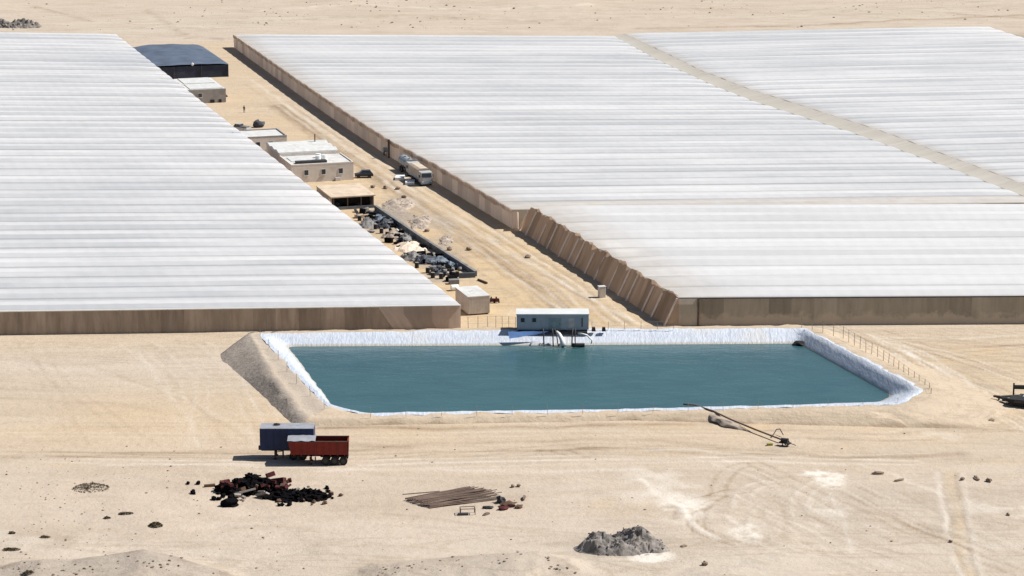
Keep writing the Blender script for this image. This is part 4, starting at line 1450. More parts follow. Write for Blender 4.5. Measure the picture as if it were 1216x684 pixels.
def pickup(name, label, loc, rz, paint):
    t = thing(name, label, 'pickup', loc, rz)
    MB().prism([(0, 0.45), (0, 0.95), (1.2, 1.05), (4.9, 1.05), (4.9, 0.45)], 'y', 0, 1.75).build('body', paint, t, bevel=0.05)
    MB().box(1.1, 2.9, 0.05, 1.7, 1.05, 1.7, top=(1.55, 2.75, 0.18, 1.57)).build('cabin', M['glass'], t)
    MB().box(1.5, 2.8, 0.15, 1.6, 1.69, 1.75).build('roof', paint, t)
    MB().box(3.05, 4.8, 0.12, 1.63, 1.052, 1.3).build('load', M['tarp_grey'], t)
    for x in (0.9, 4.0):
        for y in (0.1, 1.65):
            wheel(t, x, y, 0.36, 0.22)
    return t


pickup('parked_pickup', 'dusty silver pickup parked above the low cream building', at(272, 155.5), R(-32), M['silver'])


def truck(label, loc, rz, cargo):
    """origin: front left corner; the cab looks along -y"""
    t = thing('truck', label, 'truck', loc, rz, 'trucks parked along the pink wall')
    cabm = MB()
    cabm.prism([(0, 0.7), (0, 1.75), (0.18, 2.75), (1.9, 2.8), (1.9, 0.7)], 'x', 0, 2.35)
    cabm.build('cab', M['truck_paint'], t, bevel=0.05)
    MB().add([(0.15, -0.03, 1.78), (2.2, -0.03, 1.78), (2.15, 0.12, 2.55), (0.2, 0.12, 2.55), (0.15, 0.1, 1.78), (2.2, 0.1, 1.78), (2.15, 0.25, 2.55), (0.2, 0.25, 2.55)],
             [(0, 1, 2, 3), (4, 7, 6, 5), (0, 4, 5, 1), (1, 5, 6, 2), (2, 6, 7, 3), (3, 7, 4, 0)]).build('windscreen', M['glass'], t)
    MB().box(-0.02, 0.04, 0.5, 1.4, 1.75, 2.45).build('side_window', M['glass'], t)
    MB().box(0.3, 2.05, -0.06, 0.0, 0.95, 1.5).build('grille', M['silver'], t)
    MB().box(-0.03, 2.38, -0.15, 0.1, 0.45, 0.8).build('bumper', M['pale_blue'], t)
    for x in (0.3, 2.05):
        MB().box(x - 0.17, x + 0.17, -0.17, -0.1, 0.82, 1.0).build('headlight', M['plastic'], t)
    for x in (-0.28, 2.45):
        MB().box(x - 0.1, x + 0.12, 0.25, 0.35, 1.7, 2.3).build('mirror', M['black'], t)
    MB().box(0.7, 1.65, 1.0, 8.8, 0.7, 1.0).build('chassis', M['steel_dark'], t)
    for y in (1.0, 5.9, 7.2):
        for x in (0.2, 2.15):
            wheel(t, x, y, 0.5, 0.35, 'x')
    if cargo == 'canvas':
        MB().box(-0.05, 2.4, 2.1, 8.8, 1.05, 1.5).build('cargo_bed', M['pale_blue'], t)
        MB().prism([(-0.03, 1.5), (2.38, 1.5), (2.38, 2.9), (1.9, 3.2), (0.45, 3.2), (-0.03, 2.9)], 'y', 2.15, 8.75).build('canvas_top', M['tan_canvas'], t)
    else:
        MB().tube([(1.17, 2.2, 1.95), (1.17, 2.5, 1.95), (1.17, 8.4, 1.95), (1.17, 8.8, 1.95)], 1.05, 18).build('tank', M['pale_blue'], t, smooth=False)
        for y in (3.6, 6.6):
            MB().tube([(1.17, y, 2.95), (1.17, y, 3.2)], 0.3, 10).build('hatch', M['truck_paint'], t)
        MB().box(-0.02, 2.36, 2.15, 2.25, 1.0, 3.1).build('headboard', M['truck_paint'], t)
    return t


truck('dusty pale truck with tan canvas top facing down the lane in the wall shade', at(500.0, 221.5), LANE, 'canvas')
truck('dusty pale tanker truck with pale blue tank behind the canvas topped truck', at(485.5, 210), LANE, 'tank')
fd = thing('fuel_tank', 'small pale blue tank standing by the dark post of the pink wall', 'tank', at(455, 184.5), LANE)
MB().tube([(0, 0, 1.2), (1.4, 0, 1.2)], 0.5, 12).build('tank', M['pale_blue'], fd)
for x in (0.2, 1.2):
    MB().box(x - 0.06, x + 0.06, -0.4, 0.4, 0, 0.8).build('leg', M['steel_dark'], fd)
for (px, py, lb) in [(475, 212.5, 'pale flat slab left of the trucks, nearer the wall post'), (487, 218, 'pale flat slab beside the canvas topped truck')]:
    q = at(px, py)
    tag(MB().box(q.x - 0.9, q.x + 0.9, q.y - 1.6, q.y + 1.6, 0, 0.55).build('pallet_slab', M['plastic']), lb, 'slab')

# black machinery trailer cut by the frame on the right
q = on(1185, 479)
bk = thing('machinery_trailer', 'black drawbar trailer with raised beam at the right edge', 'trailer', q, R(-24))
MB().tube([(-0.3, 0.5, 0.75), (3.0, 2.6, 0.8)], 0.16, 6).tube([(-0.3, 0.5, 0.75), (3.0, -0.9, 0.8)], 0.16, 6).build('drawbar', M['steel_dark'], bk)
MB().box(2.4, 9.0, -1.1, -0.8, 0.65, 0.95).box(2.4, 9.0, 2.5, 2.8, 0.65, 0.95).box(2.4, 2.7, -0.8, 2.5, 0.65, 0.95).build('chassis', M['steel_dark'], bk)
MB().box(1.6, 9.0, -1.0, 1.1, 0.35, 1.05).build('deck', M['black'], bk)
MB().box(3.0, 5.0, 1.2, 2.2, 0.85, 1.0).build('white_plate', M['trailer_roof'], bk)
MB().box(0.6, 9.0, -0.35, 0.55, 0.5, 0.8).build('spine', M['black'], bk)
MB().tube([(0.0, 0.5, 0.8), (0.0, 0.5, 0.1)], 0.12, 8).build('jack_leg', M['black'], bk)
MB().box(-0.6, 0.3, 0.2, 0.7, 0.0, 0.12).build('foot_plate', M['black'], bk)
MB().box(-0.75, 0.2, 0.35, 0.65, 0.7, 0.95).build('tow_eye', M['rust'], bk)
MB().tube([(1.3, 3.0, 1.7), (8.5, 5.2, 1.8)], 0.3, 6).build('raised_beam', M['black'], bk)
MB().tube([(1.4, 3.0, 0.0), (1.4, 3.0, 2.25)], 0.12, 6).build('upright', M['black'], bk)
for y in (-1.3, 3.0):
    wheel(bk, 6.5, y, 0.5, 0.35)


# ------------------------------------------------------------------ heaps and clutter in the foreground
def heap_thing(name, label, cat, px, py, rx, ry, h, material, seed, rocks=0, rock=(0.15, 0.5), shards=0, **kw):
    """origin under the heap; py is the photograph row of its front foot"""
    p = on(px, py)
    c = Vector((p.x, p.y + ry, p.z))
    rnd = random.Random(seed)
    root = MB()
    root.heap((0, 0, -0.08), rx, ry, h, seed, **kw)
    if rocks:
        base = list(root.v)
        cand = [b for b in base if b[2] > 0.02]
        for k in range(rocks):
            if not cand: break
            b = rnd.choice(cand)
            r = rnd.uniform(*rock)
            root.lump((b[0] + rnd.uniform(-.3, .3), b[1] + rnd.uniform(-.3, .3), b[2]), (r * rnd.uniform(.7, 1.3), r * rnd.uniform(.7, 1.3), r * rnd.uniform(.5, 1)), seed + k, 1, 0.5)
    cand = [b for b in root.v[:(kw.get('n', 26) + 1) ** 2] if b[2] > 0.02]
    for k in range(shards):
        b = Vector(rnd.choice(cand))
        r = rnd.uniform(*rock)
        m3 = Matrix.Rotation(rnd.uniform(0, 6.28), 3, 'Z') @ Matrix.Rotation(rnd.uniform(-0.7, 0.7), 3, 'X')
        dx, dy, dz = r * rnd.uniform(0.7, 2.2), r * rnd.uniform(0.3, 1.0), r * rnd.uniform(0.1, 0.6)
        vs = [b + m3 @ Vector((sx * dx, sy * dy * rnd.uniform(.6, 1), sz * dz)) for sz in (-1, 1) for sx, sy in ((-1, -1), (1, -1), (1, 1), (-1, 1))]
        root.add(vs, [(0, 3, 2, 1), (4, 5, 6, 7), (0, 1, 5, 4), (1, 2, 6, 5), (2, 3, 7, 6), (3, 0, 4, 7)])
    o = root.build(name, material)
    o.location = c
    return tag(o, label, cat)


heap_thing('rubble_heap', 'grey rubble heap with two peaks in the foreground sand', 'rubble heap', 742, 663, 5.6, 3.2, 2.7, M['rubble'], 5,
           rocks=150, rock=(0.05, 0.16), n=60, rough=0.30, freq=0.6,
           peaks=[(-0.28, 0.0, 0.75, 0.80), (0.22, 0.12, 0.65, 1.05), (0.62, -0.05, 0.45, 0.42), (-0.7, -0.25, 0.35, 0.30)])
heap_thing('rubble_heap', 'long dark rubble bank at the far top left corner', 'rubble heap', 18, 34, 8.5, 4.0, 2.6, M['rubble'], 9,
           rocks=60, rock=(0.3, 0.7), n=34, rough=0.6, peaks=[(-0.5, 0, 0.8, 0.9), (0.15, 0, 0.8, 0.9), (0.6, 0, 0.5, 0.5)])

heap_thing('scrap_heap', 'tall black scrap heap with dull red pieces below the trailers', 'scrap heap', 294, 592, 4.7, 3.0, 1.8, M['scrap'], 21,
           rocks=30, shards=260, rock=(0.12, 0.36), n=44, rough=0.4, freq=0.7, peaks=[(-0.3, 0.0, 0.7, 0.85), (0.1, 0.2, 0.75, 1.0), (0.6, 0.1, 0.5, 0.5)])
heap_thing('scrap_heap', 'low black scrap heap trailing to the right of the taller scrap heap', 'scrap heap', 352, 598, 4.6, 2.3, 1.1, M['scrap'], 33,
           rocks=20, shards=230, rock=(0.10, 0.30), n=40, rough=0.5, freq=0.8, peaks=[(-0.3, 0.0, 0.8, 0.8), (0.2, 0.0, 0.7, 1.0), (0.7, 0, 0.4, 0.4)])


def piece(name, label, cat, px, py, dims, material, rz=0.0, tilt=0.0, group=None, lift=0.0, kind='box', sink=0.05):
    p = on(px, py)
    mb = MB()
    a, b, c = dims
    if kind == 'box':
        mb.box(-a / 2, a / 2, -b / 2, b / 2, -sink, c)
    else:
        mb.lump((0, 0, c * 0.45), (a / 2, b / 2, c * 0.6), int(px * 7 + py), 2, 0.5, cut=-sink)
    o = mb.build(name, material)
    o.location = p + Vector((0, 0, lift))
    o.rotation_euler = (tilt, tilt * 0.6, rz)
    return tag(o, label, cat, group)


piece('scrap_bag', 'black bin bag left in front of the tall scrap heap', 'bag', 273, 601, (2.2, 1.5, 0.9), M['scrap'], 0.2, 0, kind='lump')
piece('scrap_plate', 'pale grey panel lying at the foot of the tall scrap heap', 'panel', 291, 589, (2.6, 0.9, 0.16), M['scrap_grey'], R(8), R(-22), lift=0.5)
piece('scrap_plate', 'grey bent plate between the two scrap heaps', 'panel', 312, 591, (1.5, 1.0, 0.15), M['scrap_grey'], R(-20), R(-30), lift=0.35)
piece('red_crate', 'dark red crate on the left front of the scrap heap', 'crate', 269, 582, (0.95, 0.8, 0.7), M['scrap_red'], R(20), R(-10), lift=0.55)
piece('red_bracket', 'dark red frame on the right shoulder of the scrap heap', 'frame', 330, 580, (1.9, 1.0, 0.5), M['scrap_red'], R(-15), R(-20), lift=0.75)
piece('red_bracket', 'small dark red frame at the middle of the scrap heap', 'frame', 322, 576, (1.0, 0.8, 0.5), M['scrap_red'], R(25), R(-20), lift=1.1)
piece('red_plank', 'thin reddish plank at the left end of the scrap heap', 'plank', 249, 578, (1.3, 0.4, 0.3), M['rust'], R(18))
for k in range(26):
    a_ = random.uniform(0, 1)
    px, py = (random.choice([(218 + a_ * 24, 574 + random.uniform(-3, 14)), (384 + a_ * 26, 584 + random.uniform(-4, 10)), (330 + a_ * 70, 598 + random.uniform(-4, 4)), (250 + a_ * 30, 590 + random.uniform(0, 5))]))
    r = random.uniform(0.25, 0.6)
    piece('scrap_piece', 'small dark scrap piece strewn around the scrap heaps', 'scrap', px, py, (r * 1.4, r, r * 0.8), M['scrap'] if k % 4 else M['rust'], random.uniform(0, 3), 0, 'scrap pieces around the heaps', kind='lump')

for k in range(34):
    piece('scrap_piece', 'dull reddish scrap piece lying on the black scrap heaps', 'scrap', random.uniform(262, 345), random.uniform(578, 588), (random.uniform(0.4, 1.1), random.uniform(0.25, 0.6), random.uniform(0.15, 0.4)),
          M['scrap_red'] if k % 3 else M['rust'], random.uniform(0, 3), random.uniform(-.5, .5), 'reddish scrap on the heaps', lift=random.uniform(0.35, 1.1))
for k in range(14):
    piece('scrap_piece', 'pale grey scrap piece lying on the black scrap heaps', 'scrap', random.uniform(275, 372), random.uniform(582, 594), (random.uniform(0.3, 0.9), random.uniform(0.2, 0.5), random.uniform(0.1, 0.3)),
          M['scrap_grey'], random.uniform(0, 3), random.uniform(-.5, .5), 'grey scrap on the heaps', lift=random.uniform(0.2, 0.7))

# stack of brown poles
fl_, fr_ = on(512, 604), on(600, 592)
bl_, br_ = on(481, 594.5), on(558, 580.5)
proto_pole = None
NP = 44
for k in range(NP):
    t = k / (NP - 1)
    a = fl_.lerp(bl_, t) + Vector((random.uniform(-0.25, 0.25), 0, 0))
    b = fr_.lerp(br_, t)
    L = 8.0 * random.uniform(0.9, 1.08)
    if proto_pole is None:
        proto_pole = MB().tube([(0, 0, 0), (2.7, 0, 0.03), (5.4, 0, -0.02), (8.0, 0, 0)], 0.062, 6, 0.05).build('timber_pole', M['pole'])
        o = proto_pole
    else:
        o = proto_pole.copy()
        COL.objects.link(o)
    d = (b - a)
    o.location = a + Vector((0, 0, 0.10 + 0.10 * (k % 3) + 0.25 * math.sin(math.pi * t)))
    o.rotation_euler = (0, R(random.uniform(-1.2, 1.2)), math.atan2(d.y, d.x) + R(random.uniform(-2.2, 2.2)))
    o.scale = (d.length / 8.0 * random.uniform(0.93, 1.06), 1, 1)
    tag(o, 'thin brown pole lying in the flat pile of poles', 'pole', 'poles lying in a flat pile on the sand')
a, b = on(478, 587.5), on(522, 584)
tag(MB().tube([a + Vector((0, 0, .06)), b + Vector((0, 0, .08))], 0.05, 6).build('timber_pole', M['pole']), 'single pole lying apart behind the left end of the pole pile', 'pole')

fr = thing('metal_frame', 'small metal frame standing in front of the pole pile', 'frame', on(546, 612), R(6))
for x in (0.1, 1.8):
    MB().tube([(x, 0, 0), (x, 0, 0.75)], 0.05, 6).tube([(x, 0.9, 0), (x, 0.9, 0.75)], 0.05, 6).tube([(x, 0, 0.75), (x, 0.9, 0.75)], 0.05, 6).build('end_hoop', M['pole'], fr)
MB().tube([(0.1, 0, 0.75), (1.8, 0, 0.75)], 0.05, 6).tube([(0.1, 0.9, 0.75), (1.8, 0.9, 0.75)], 0.05, 6).build('rail', M['pole'], fr)
MB().box(-0.2, 1.0, -0.15, 0.5, 0, 0.18).build('foot_board', M['steel_dark'], fr)
for k, (px, py, dm, ma, lb) in enumerate([
    (594, 597, (1.0, 0.9, 0.8), 'steel_dark', 'dark bin standing behind the scattered junk right of the poles'),
    (580, 604, (1.3, 0.5, 0.35), 'steel_dark', 'dark bent sheet left of the rusty junk'),
    (604, 601, (2.0, 1.4, 0.55), 'rust', 'rusty heap of junk right of the pole pile'),
    (598, 605, (1.3, 0.8, 0.4), 'scrap_red', 'dull red scrap in front of the rusty junk'),
    (578, 611, (1.2, 0.5, 0.22), 'pole', 'low brown plate in front of the junk'),
    (616, 603, (1.2, 0.9, 0.35), 'rust', 'small rusty piece at the right end of the junk'),
    (622, 593, (1.7, 0.4, 0.35), 'pole', 'brown log lying behind the rusty junk'),
    (609, 578.5, (0.55, 0.5, 0.35), 'stone', 'left of two small stones behind the junk'),
    (616, 578, (0.55, 0.5, 0.35), 'stone', 'right of two small stones behind the junk'),
]):
    piece('junk_piece', lb, 'junk', px, py, dm, M[ma], R(-20 + k * 17), 0, kind='lump')

# pipe run with spoil from the reservoir edge
p0, p1, p2 = at(826, 482.5, 1.0), at(868, 499, 0.45), on(928, 526, 0.45)
o = MB().tube([at(812, 480, 0.7), p0 + Vector((0, 0, 0.15)), p0.lerp(p1, 0.5) + Vector((0, 0, 0.3)), p1 + Vector((0, 0, 0.1)), p1.lerp(p2, 0.5), p2], 0.12, 8).build('discharge_pipe', M['pole'], smooth=True)
tag(o, 'long brown pipe running from the reservoir edge down the bank', 'pipe')
mb = MB()
for i in range(31):
    for j in range(9):
        u, v = i / 30, j / 8 * 2 - 1
        c = at(838, 489, 0.8).lerp(on(893, 513), u)
        wv = (0.2 + 0.7 * math.sin(math.pi * min(1, u * 1.15)) ** 1.2) * (0.9 + 0.5 * mnoise.noise(Vector((u * 7, v * 2, 4))))
        h = max(0, 1 - abs(v)) * 0.38 * math.sin(math.pi * u) * (0.8 + 0.6 * mnoise.noise(Vector((u * 12, v * 3, 7))))
        mb.v.append((c.x + v * wv, c.y - abs(wv) * 0.6 + v * wv * 0.6, c.z + h - 0.05 - 0.25 * (abs(v) > 0.9)))
for i in range(30):
    for j in range(8):
        a = i * 9 + j
        mb.f.append((a, a + 9, a + 10, a + 1))
tag(mb.build('spoil_ridge', M['berm'], smooth=True), 'grey spoil ridge lying along the middle of the long brown pipe', 'spoil')
pm = thing('pump_unit', 'dark wheeled pump at the lower end of the long pipe', 'pump', on(931, 530), R(-25))
pm.scale = (0.8, 0.8, 0.8)
MB().box(-0.9, 1.0, -0.1, 0.7, 0.45, 0.6).build('frame', M['steel_dark'], pm)
MB().tube([(-0.6, 0.3, 0.95), (0.3, 0.3, 0.95)], 0.33, 10).build('motor', M['steel_dark'], pm)
MB().tube([(0.35, 0.3, 0.9), (0.55, 0.3, 0.9)], 0.42, 12).build('pump_casing', M['black'], pm)
MB().tube([(0.9, 0.3, 0.55), (1.9, 0.3, 0.3)], 0.06, 6).build('tow_bar', M['steel_dark'], pm)
for y in (-0.2, 0.8):
    wo = MB()
    wo.tube([(0.2 + 0.42 * math.cos(2 * math.pi * k / 14), y, 0.42 + 0.42 * math.sin(2 * math.pi * k / 14)) for k in range(15)], 0.085, 6, cap=False)
    wo.build('wheel', M['black'], pm)
o = MB().tube([on(917, 520, 0.2), on(922, 516, 0.7), on(926, 516, 0.75), on(930, 519, 0.3)], 0.07, 6).build('bent_hose', M['steel_dark'])
tag(o, 'bent dark hose end beside the wheeled pump', 'hose')
piece('green_can', 'small yellow green can beside the wheeled pump', 'can', 914, 529, (0.7, 0.4, 0.3), mat('yellow green plastic', (0.30, 0.30, 0.06), 0.6), R(10))
a, b = on(953, 498, 0.1), on(1002, 496.5, 0.1)
tag(MB().tube([a, b], 0.11, 6).build('loose_pipe', M['scrap_grey']), 'straight grey pipe lying below the front bank of the reservoir', 'pipe')
for k, (px, py, dm, lb) in enumerate([
    (1043, 563, (1.6, 0.6, 0.35), 'flat dark stones lying left of the twin ruts'), (1068, 571, (1.6, 0.4, 0.25), 'thin dark streak of stones further down left of the ruts'),
    (1143, 570, (0.6, 0.5, 0.35), 'single dark stone right beside the top of the ruts'), (1160, 569, (1.7, 0.5, 0.3), 'dark flat stones right of the ruts'),
    (1174, 572, (0.9, 0.5, 0.4), 'dark stone at the right end of the stone row'), (1129, 644, (0.5, 0.4, 0.3), 'small dark stone between the ruts'),
    (837, 671, (0.7, 0.6, 0.4), 'round dark stone below right of the rubble heap'), (812, 649, (0.9, 0.5, 0.2), 'flat brown stone right of the rubble heap'),
    (1178, 500, (1.3, 0.8, 0.3), 'flat grey stone below the black machinery trailer'), (1197, 612, (0.5, 0.4, 0.3), 'small stone near the right edge of the sand'),
]):
    piece('stone', lb, 'stone', px, py, dm, M['stone'], R(k * 31), 0, kind='lump')


# shrubs
def shrub(label, px, py, rx, ry, h, seed, n=420):
    rnd = random.Random(seed)
    p = on(px, py)
    t = thing('desert_shrub', label, 'shrub', Vector((p.x, p.y + ry * 0.6, p.z)), 0, 'dry shrubs on the sand')
    mb = MB()
    for k in range(n):
        a = rnd.uniform(0, 2 * math.pi)
        rr = math.sqrt(rnd.random())
        x, y = rr * rx * math.cos(a), rr * ry * math.sin(a)
        top_ = h * (1 - rr ** 2) * (0.7 + 0.5 * mnoise.noise(Vector((x * 1.3, y * 1.3, seed))))
        z = max(0.03, top_ * rnd.uniform(0.3, 1.0))
        s = rnd.uniform(0.06, 0.16)
        d1 = Vector((rnd.uniform(-1, 1), rnd.uniform(-1, 1), rnd.uniform(-0.3, 1))).normalized() * s
        d2 = Vector((rnd.uniform(-1, 1), rnd.uniform(-1, 1), rnd.uniform(-0.5, 0.5))).normalized() * s * 0.7
        c = Vector((x, y, z))
        mb.add([c - d1, c + d2, c + d1, c - d2], [(0, 1, 2, 3)])
    mb.build('foliage', M['shrub'], t)
    sb = MB()
    for k in range(14):
        a = rnd.uniform(0, 6.28)
        rr = rnd.uniform(0.2, 0.9)
        sb.tube([(0.2 * rr * rx * math.cos(a), 0.2 * rr * ry * math.sin(a), 0), (rr * rx * math.cos(a), rr * ry * math.sin(a), h * (1 - rr * rr) * 0.8)], 0.025, 4, 0.01)
    sb.build('stems', M['pole'], t)
    return t


shrub('wide dry shrub on the open sand at the left', 106, 583, 2.3, 1.8, 0.8, 3, 520)
shrub('small dry shrub left of the foreground centre, nearest the black heap', 184, 626, 0.85, 0.8, 0.6, 5)
shrub('flat dry shrub between the wide shrub and the small one', 149, 611, 0.9, 0.5, 0.3, 6, 200)
shrub('tiny dark shrub just left of the flat dry shrub', 127, 616, 0.4, 0.35, 0.3, 7, 120)
shrub('small dark shrub near the left edge, upper of two', 14, 634, 0.4, 0.35, 0.35, 8, 120)
shrub('small spreading shrub above the left stony mound', 53, 639, 0.6, 0.4, 0.3, 9, 160)
shrub('dark low shrub at the left edge above the stony mound', 13, 654, 1.0, 0.5, 0.35, 10, 260)
shrub('dark shrub on the left shoulder of the stony mound', 34, 682, 0.7, 0.5, 0.5, 11, 200)

# scattered stones and far scrub: far too many to count
rnd = random.Random(77)
mb = MB()
for k in range(340):
    px, py = rnd.choice([(rnd.uniform(0, 330), rnd.uniform(530, 680)), (rnd.uniform(0, 130), rnd.uniform(560, 680)), (rnd.uniform(0, 330), rnd.uniform(530, 680)), (rnd.uniform(300, 1216), rnd.uniform(505, 684))])
    p = on(px, py)
    r = rnd.choice([0.04, 0.05, 0.06, 0.07, 0.11]) * rnd.uniform(0.8, 1.3)
    mb.lump((p.x, p.y, p.z + r * 0.2), (r * 1.3, r, r * 0.8), k, 1, 0.5)
tag(mb.build('loose_stones', M['stone']), 'loose brown stones strewn over the sand', 'stones', kind='stuff')
mb = MB()
for k in range(260):
    px, py = rnd.choice([(rnd.uniform(0, 1216), rnd.uniform(0, 36)), (rnd.uniform(180, 560), rnd.uniform(0, 34)), (rnd.uniform(700, 1216), rnd.uniform(0, 20))])
    p = on(px, py)
    r = rnd.choice([0.10, 0.12, 0.16, 0.28]) * rnd.uniform(0.7, 1.2)
    mb.lump((p.x, p.y, p.z + r * 0.2), (r * 1.4, r * 1.3, r * 0.8), k, 1, 0.6)
tag(mb.build('desert_scrub', M['stone']), 'tiny dark scrub dotted over the far desert', 'scrub', kind='stuff')
mb = MB()
for k in range(110):
    if k < 60:
        px = rnd.uniform(20, 262)
        py = np.interp(px, [20, 100, 170, 200, 262], [671, 666, 657, 662, 682]) + rnd.uniform(-1, 16)
    else:
        px = rnd.uniform(448, 684)
        py = np.interp(px, [448, 520, 580, 640, 684], [674, 666, 661, 658, 678]) + rnd.uniform(-1, 10)
    p = on(px, py)
    r = rnd.uniform(0.05, 0.15)
    mb.lump((p.x, p.y, p.z + r * 0.2), (r * 1.3, r, r * 0.7), k, 1, 0.5)
tag(mb.build('mound_stones', M['stone']), 'brown stones along the crests of the two foreground mounds', 'stones', kind='stuff')


# ------------------------------------------------------------------ the junk yard in the lane
def wall_run(mb, pts, h, t):
    for a, b in zip(pts[:-1], pts[1:]):
        d = (b - a).normalized()
        n = Vector((-d.y, d.x, 0)) * t / 2
        vs = [a - n, b - n, b + n, a + n]
        mb.add([(v.x, v.y, -0.2) for v in vs] + [(v.x, v.y, h) for v in vs],
               [(0, 3, 2, 1), (4, 5, 6, 7), (0, 1, 5, 4), (1, 2, 6, 5), (2, 3, 7, 6), (3, 0, 4, 7)])


yw = thing('yard_wall', 'low dark slate wall around the junk beside the left greenhouse', 'wall', at(565, 330), 0)
mb = MB()
c_ = at(565, 330)
wall_run(mb, [at(446, 250) - c_, at(500, 287) - c_, at(531, 307) - c_, at(565, 329) - c_], 0.95, 0.45)
mb.build('long_wall', M['block_wall'], yw)
mb = MB()
wall_run(mb, [at(545, 330.5) - c_, at(564.3, 330) - c_], 0.9, 0.4)
mb.build('end_wall', M['block_wall'], yw)
rl = MB()
wall_run(rl, [at(446, 250) - c_, at(500, 287) - c_, at(531, 307) - c_, at(565, 329) - c_], 0.0, 0.6)
cap = MB()
for a, b in ((at(446, 250), at(500, 287)), (at(500, 287), at(531, 307)), (at(531, 307), at(565, 329))):
    a, b = a - c_, b - c_
    d = (b - a).normalized()
    n = Vector((-d.y, d.x, 0)) * 0.27
    vs = [a - n, b - n, b + n, a + n]
    cap.add([(v.x, v.y, 0.952) for v in vs] + [(v.x, v.y, 1.03) for v in vs], [(0, 3, 2, 1), (4, 5, 6, 7), (0, 1, 5, 4), (1, 2, 6, 5), (2, 3, 7, 6), (3, 0, 4, 7)])
cap.build('coping', M['tarp_grey'], yw)

heap_thing('soil_berm', 'grey soil berm dumped between the open shed and the lane', 'soil heap', 472, 252, 3.8, 7.0, 0.9, M['berm'], 51, rocks=40, rock=(0.08, 0.22), n=30, rough=0.4)
heap_thing('soil_berm', 'brown soil berm outside the slate yard wall', 'soil heap', 497, 274, 2.4, 8.0, 0.7, M['berm'], 52, rocks=40, rock=(0.08, 0.22), n=30, rough=0.5)
heap_thing('soil_berm', 'small brown soil berm further down outside the yard wall', 'soil heap', 528, 294, 1.6, 6.0, 0.5, M['berm'], 53, rocks=25, rock=(0.08, 0.2), n=24, rough=0.5)
heap_thing('sand_heap', 'pale sand heap in the middle of the junk yard', 'sand heap', 487, 301, 3.9, 4.2, 1.3, M['pale_sand'], 54, n=28, rough=0.4)
for k, (px, py, rx, ry, h, ma, lb) in enumerate([
    (437, 272, 2.2, 3.4, 1.4, 'tarp_grey', 'grey tarp covered stack at the upper end of the junk yard'),
    (456, 272, 2.3, 3.4, 1.6, 'tarp_dark', 'charcoal tarp heap against the upper yard wall'),
    (450, 266, 1.6, 2.4, 1.2, 'tarp_blue', 'small blue grey tarp heap below the open shed'),
    (466, 286, 2.2, 3.4, 1.2, 'berm', 'brown debris heap above the pale sand heap'),
    (480, 288, 1.8, 2.6, 1.0, 'tarp_grey', 'grey debris heap between yard wall and pale sand'),
    (489, 311, 2.4, 3.0, 1.3, 'tarp_grey', 'grey tarp heap just below the pale sand heap'),
    (503, 315, 2.0, 3.0, 1.6, 'tarp_dark', 'charcoal tarp heap in the lower junk yard'),
    (521, 316, 2.1, 3.0, 1.2, 'tarp_blue', 'blue grey tarp heap against the lower yard wall'),
    (520, 328, 1.8, 1.8, 1.4, 'tarp_dark', 'black heap at the lowest corner of the junk yard'),
    (534, 318, 1.2, 1.8, 0.8, 'tarp_blue', 'small dusty tarp heap nearest the wall corner'),
]):
    heap_thing('tarp_heap', lb, 'heap', px, py, rx, ry, h, M[ma], 60 + k, rocks=4, shards=16, rock=(0.15, 0.4), n=22, rough=0.35, freq=0.6)
drum0 = None
for k, (px, py) in enumerate([(427, 262), (433, 265), (440, 268), (446, 272), (453, 277), (460, 281), (471, 283), (495, 318), (508, 324), (514, 330), (524, 331), (539, 329), (445, 262), (462, 270)]):
    p = on(px, py)
    if drum0 is None:
        d0 = thing('drum', 'small black drum among the heaps of the junk yard', 'drum', p, 0, 'black drums in the junk yard')
        MB().tube([(0, 0, 0), (0, 0, 0.9)], 0.36, 12).build('barrel', M['black'], d0)
        MB().tube([(0, 0, 0.9), (0, 0, 0.94)], 0.33, 12).build('lid', M['scrap_grey'], d0)
        drum0 = d0
    else:
        d0 = copy_tree(drum0)
        d0.location = p
    d0.scale = (1, 1, 1)
    d0.rotation_euler = (0, 0, k)
for k, (px, py, dm, rz, ma, lb) in enumerate([
    (430, 258, (2.6, 1.2, 0.5), 20, 'wood', 'pale timber pallet stack at the top of the junk yard'),
    (476, 277, (0.25, 6.0, 0.2), 17, 'plastic', 'white pipe lying along the upper yard wall'),
    (449, 259, (0.25, 5.0, 0.2), 20, 'plastic', 'white pipe lying beside the open shed corner'),
    (512, 311, (2.6, 1.3, 0.5), -10, 'tarp_blue', 'blue grey sheet lying on the lower junk'),
    (526, 321, (2.4, 0.9, 0.4), -18, 'black', 'black beam lying across the lower junk'),
    (517, 320, (2.2, 1.2, 0.5), -18, 'tarp_grey', 'pale grey sheet beside the black beam'),
    (547, 316, (2.0, 0.5, 0.4), -30, 'plastic', 'white sheet scrap lying outside the yard wall'),
    (573, 335, (0.25, 3.0, 0.25), 30, 'rust', 'brown post lying between yard wall and container hut'),
    (539, 337, (1.6, 1.2, 0.7), 10, 'tarp_grey', 'grey covered box behind the container hut'),
]):
    piece('junk_piece', lb, 'junk', px, py, dm, M[ma], R(rz), 0, lift=0.05)
for k, (px, py, lb) in enumerate([
    (418, 225, 'dark stone at the near end of the cream building yard'), (443, 223, 'dark rock left of three beside the open shed'),
    (458, 224, 'dark rock in the middle of three beside the open shed'), (472, 225, 'dark rock right of three beside the open shed'),
    (507, 275, 'dark clod outside the upper yard wall'), (557, 297, 'lone dark clod in the middle of the lane'),
    (480, 235, 'dark clod on the grey soil berm'), (627, 306, 'small brown clod near the leaning wall shadow'),
    (534, 297, 'small brown clod outside the lower yard wall'), (268, 115, 'tiny stone right of the grey building'),
]):
    piece('clod', lb, 'stone', px, py, (1.1, 0.9, 0.55), M['stone'], k, 0, kind='lump')

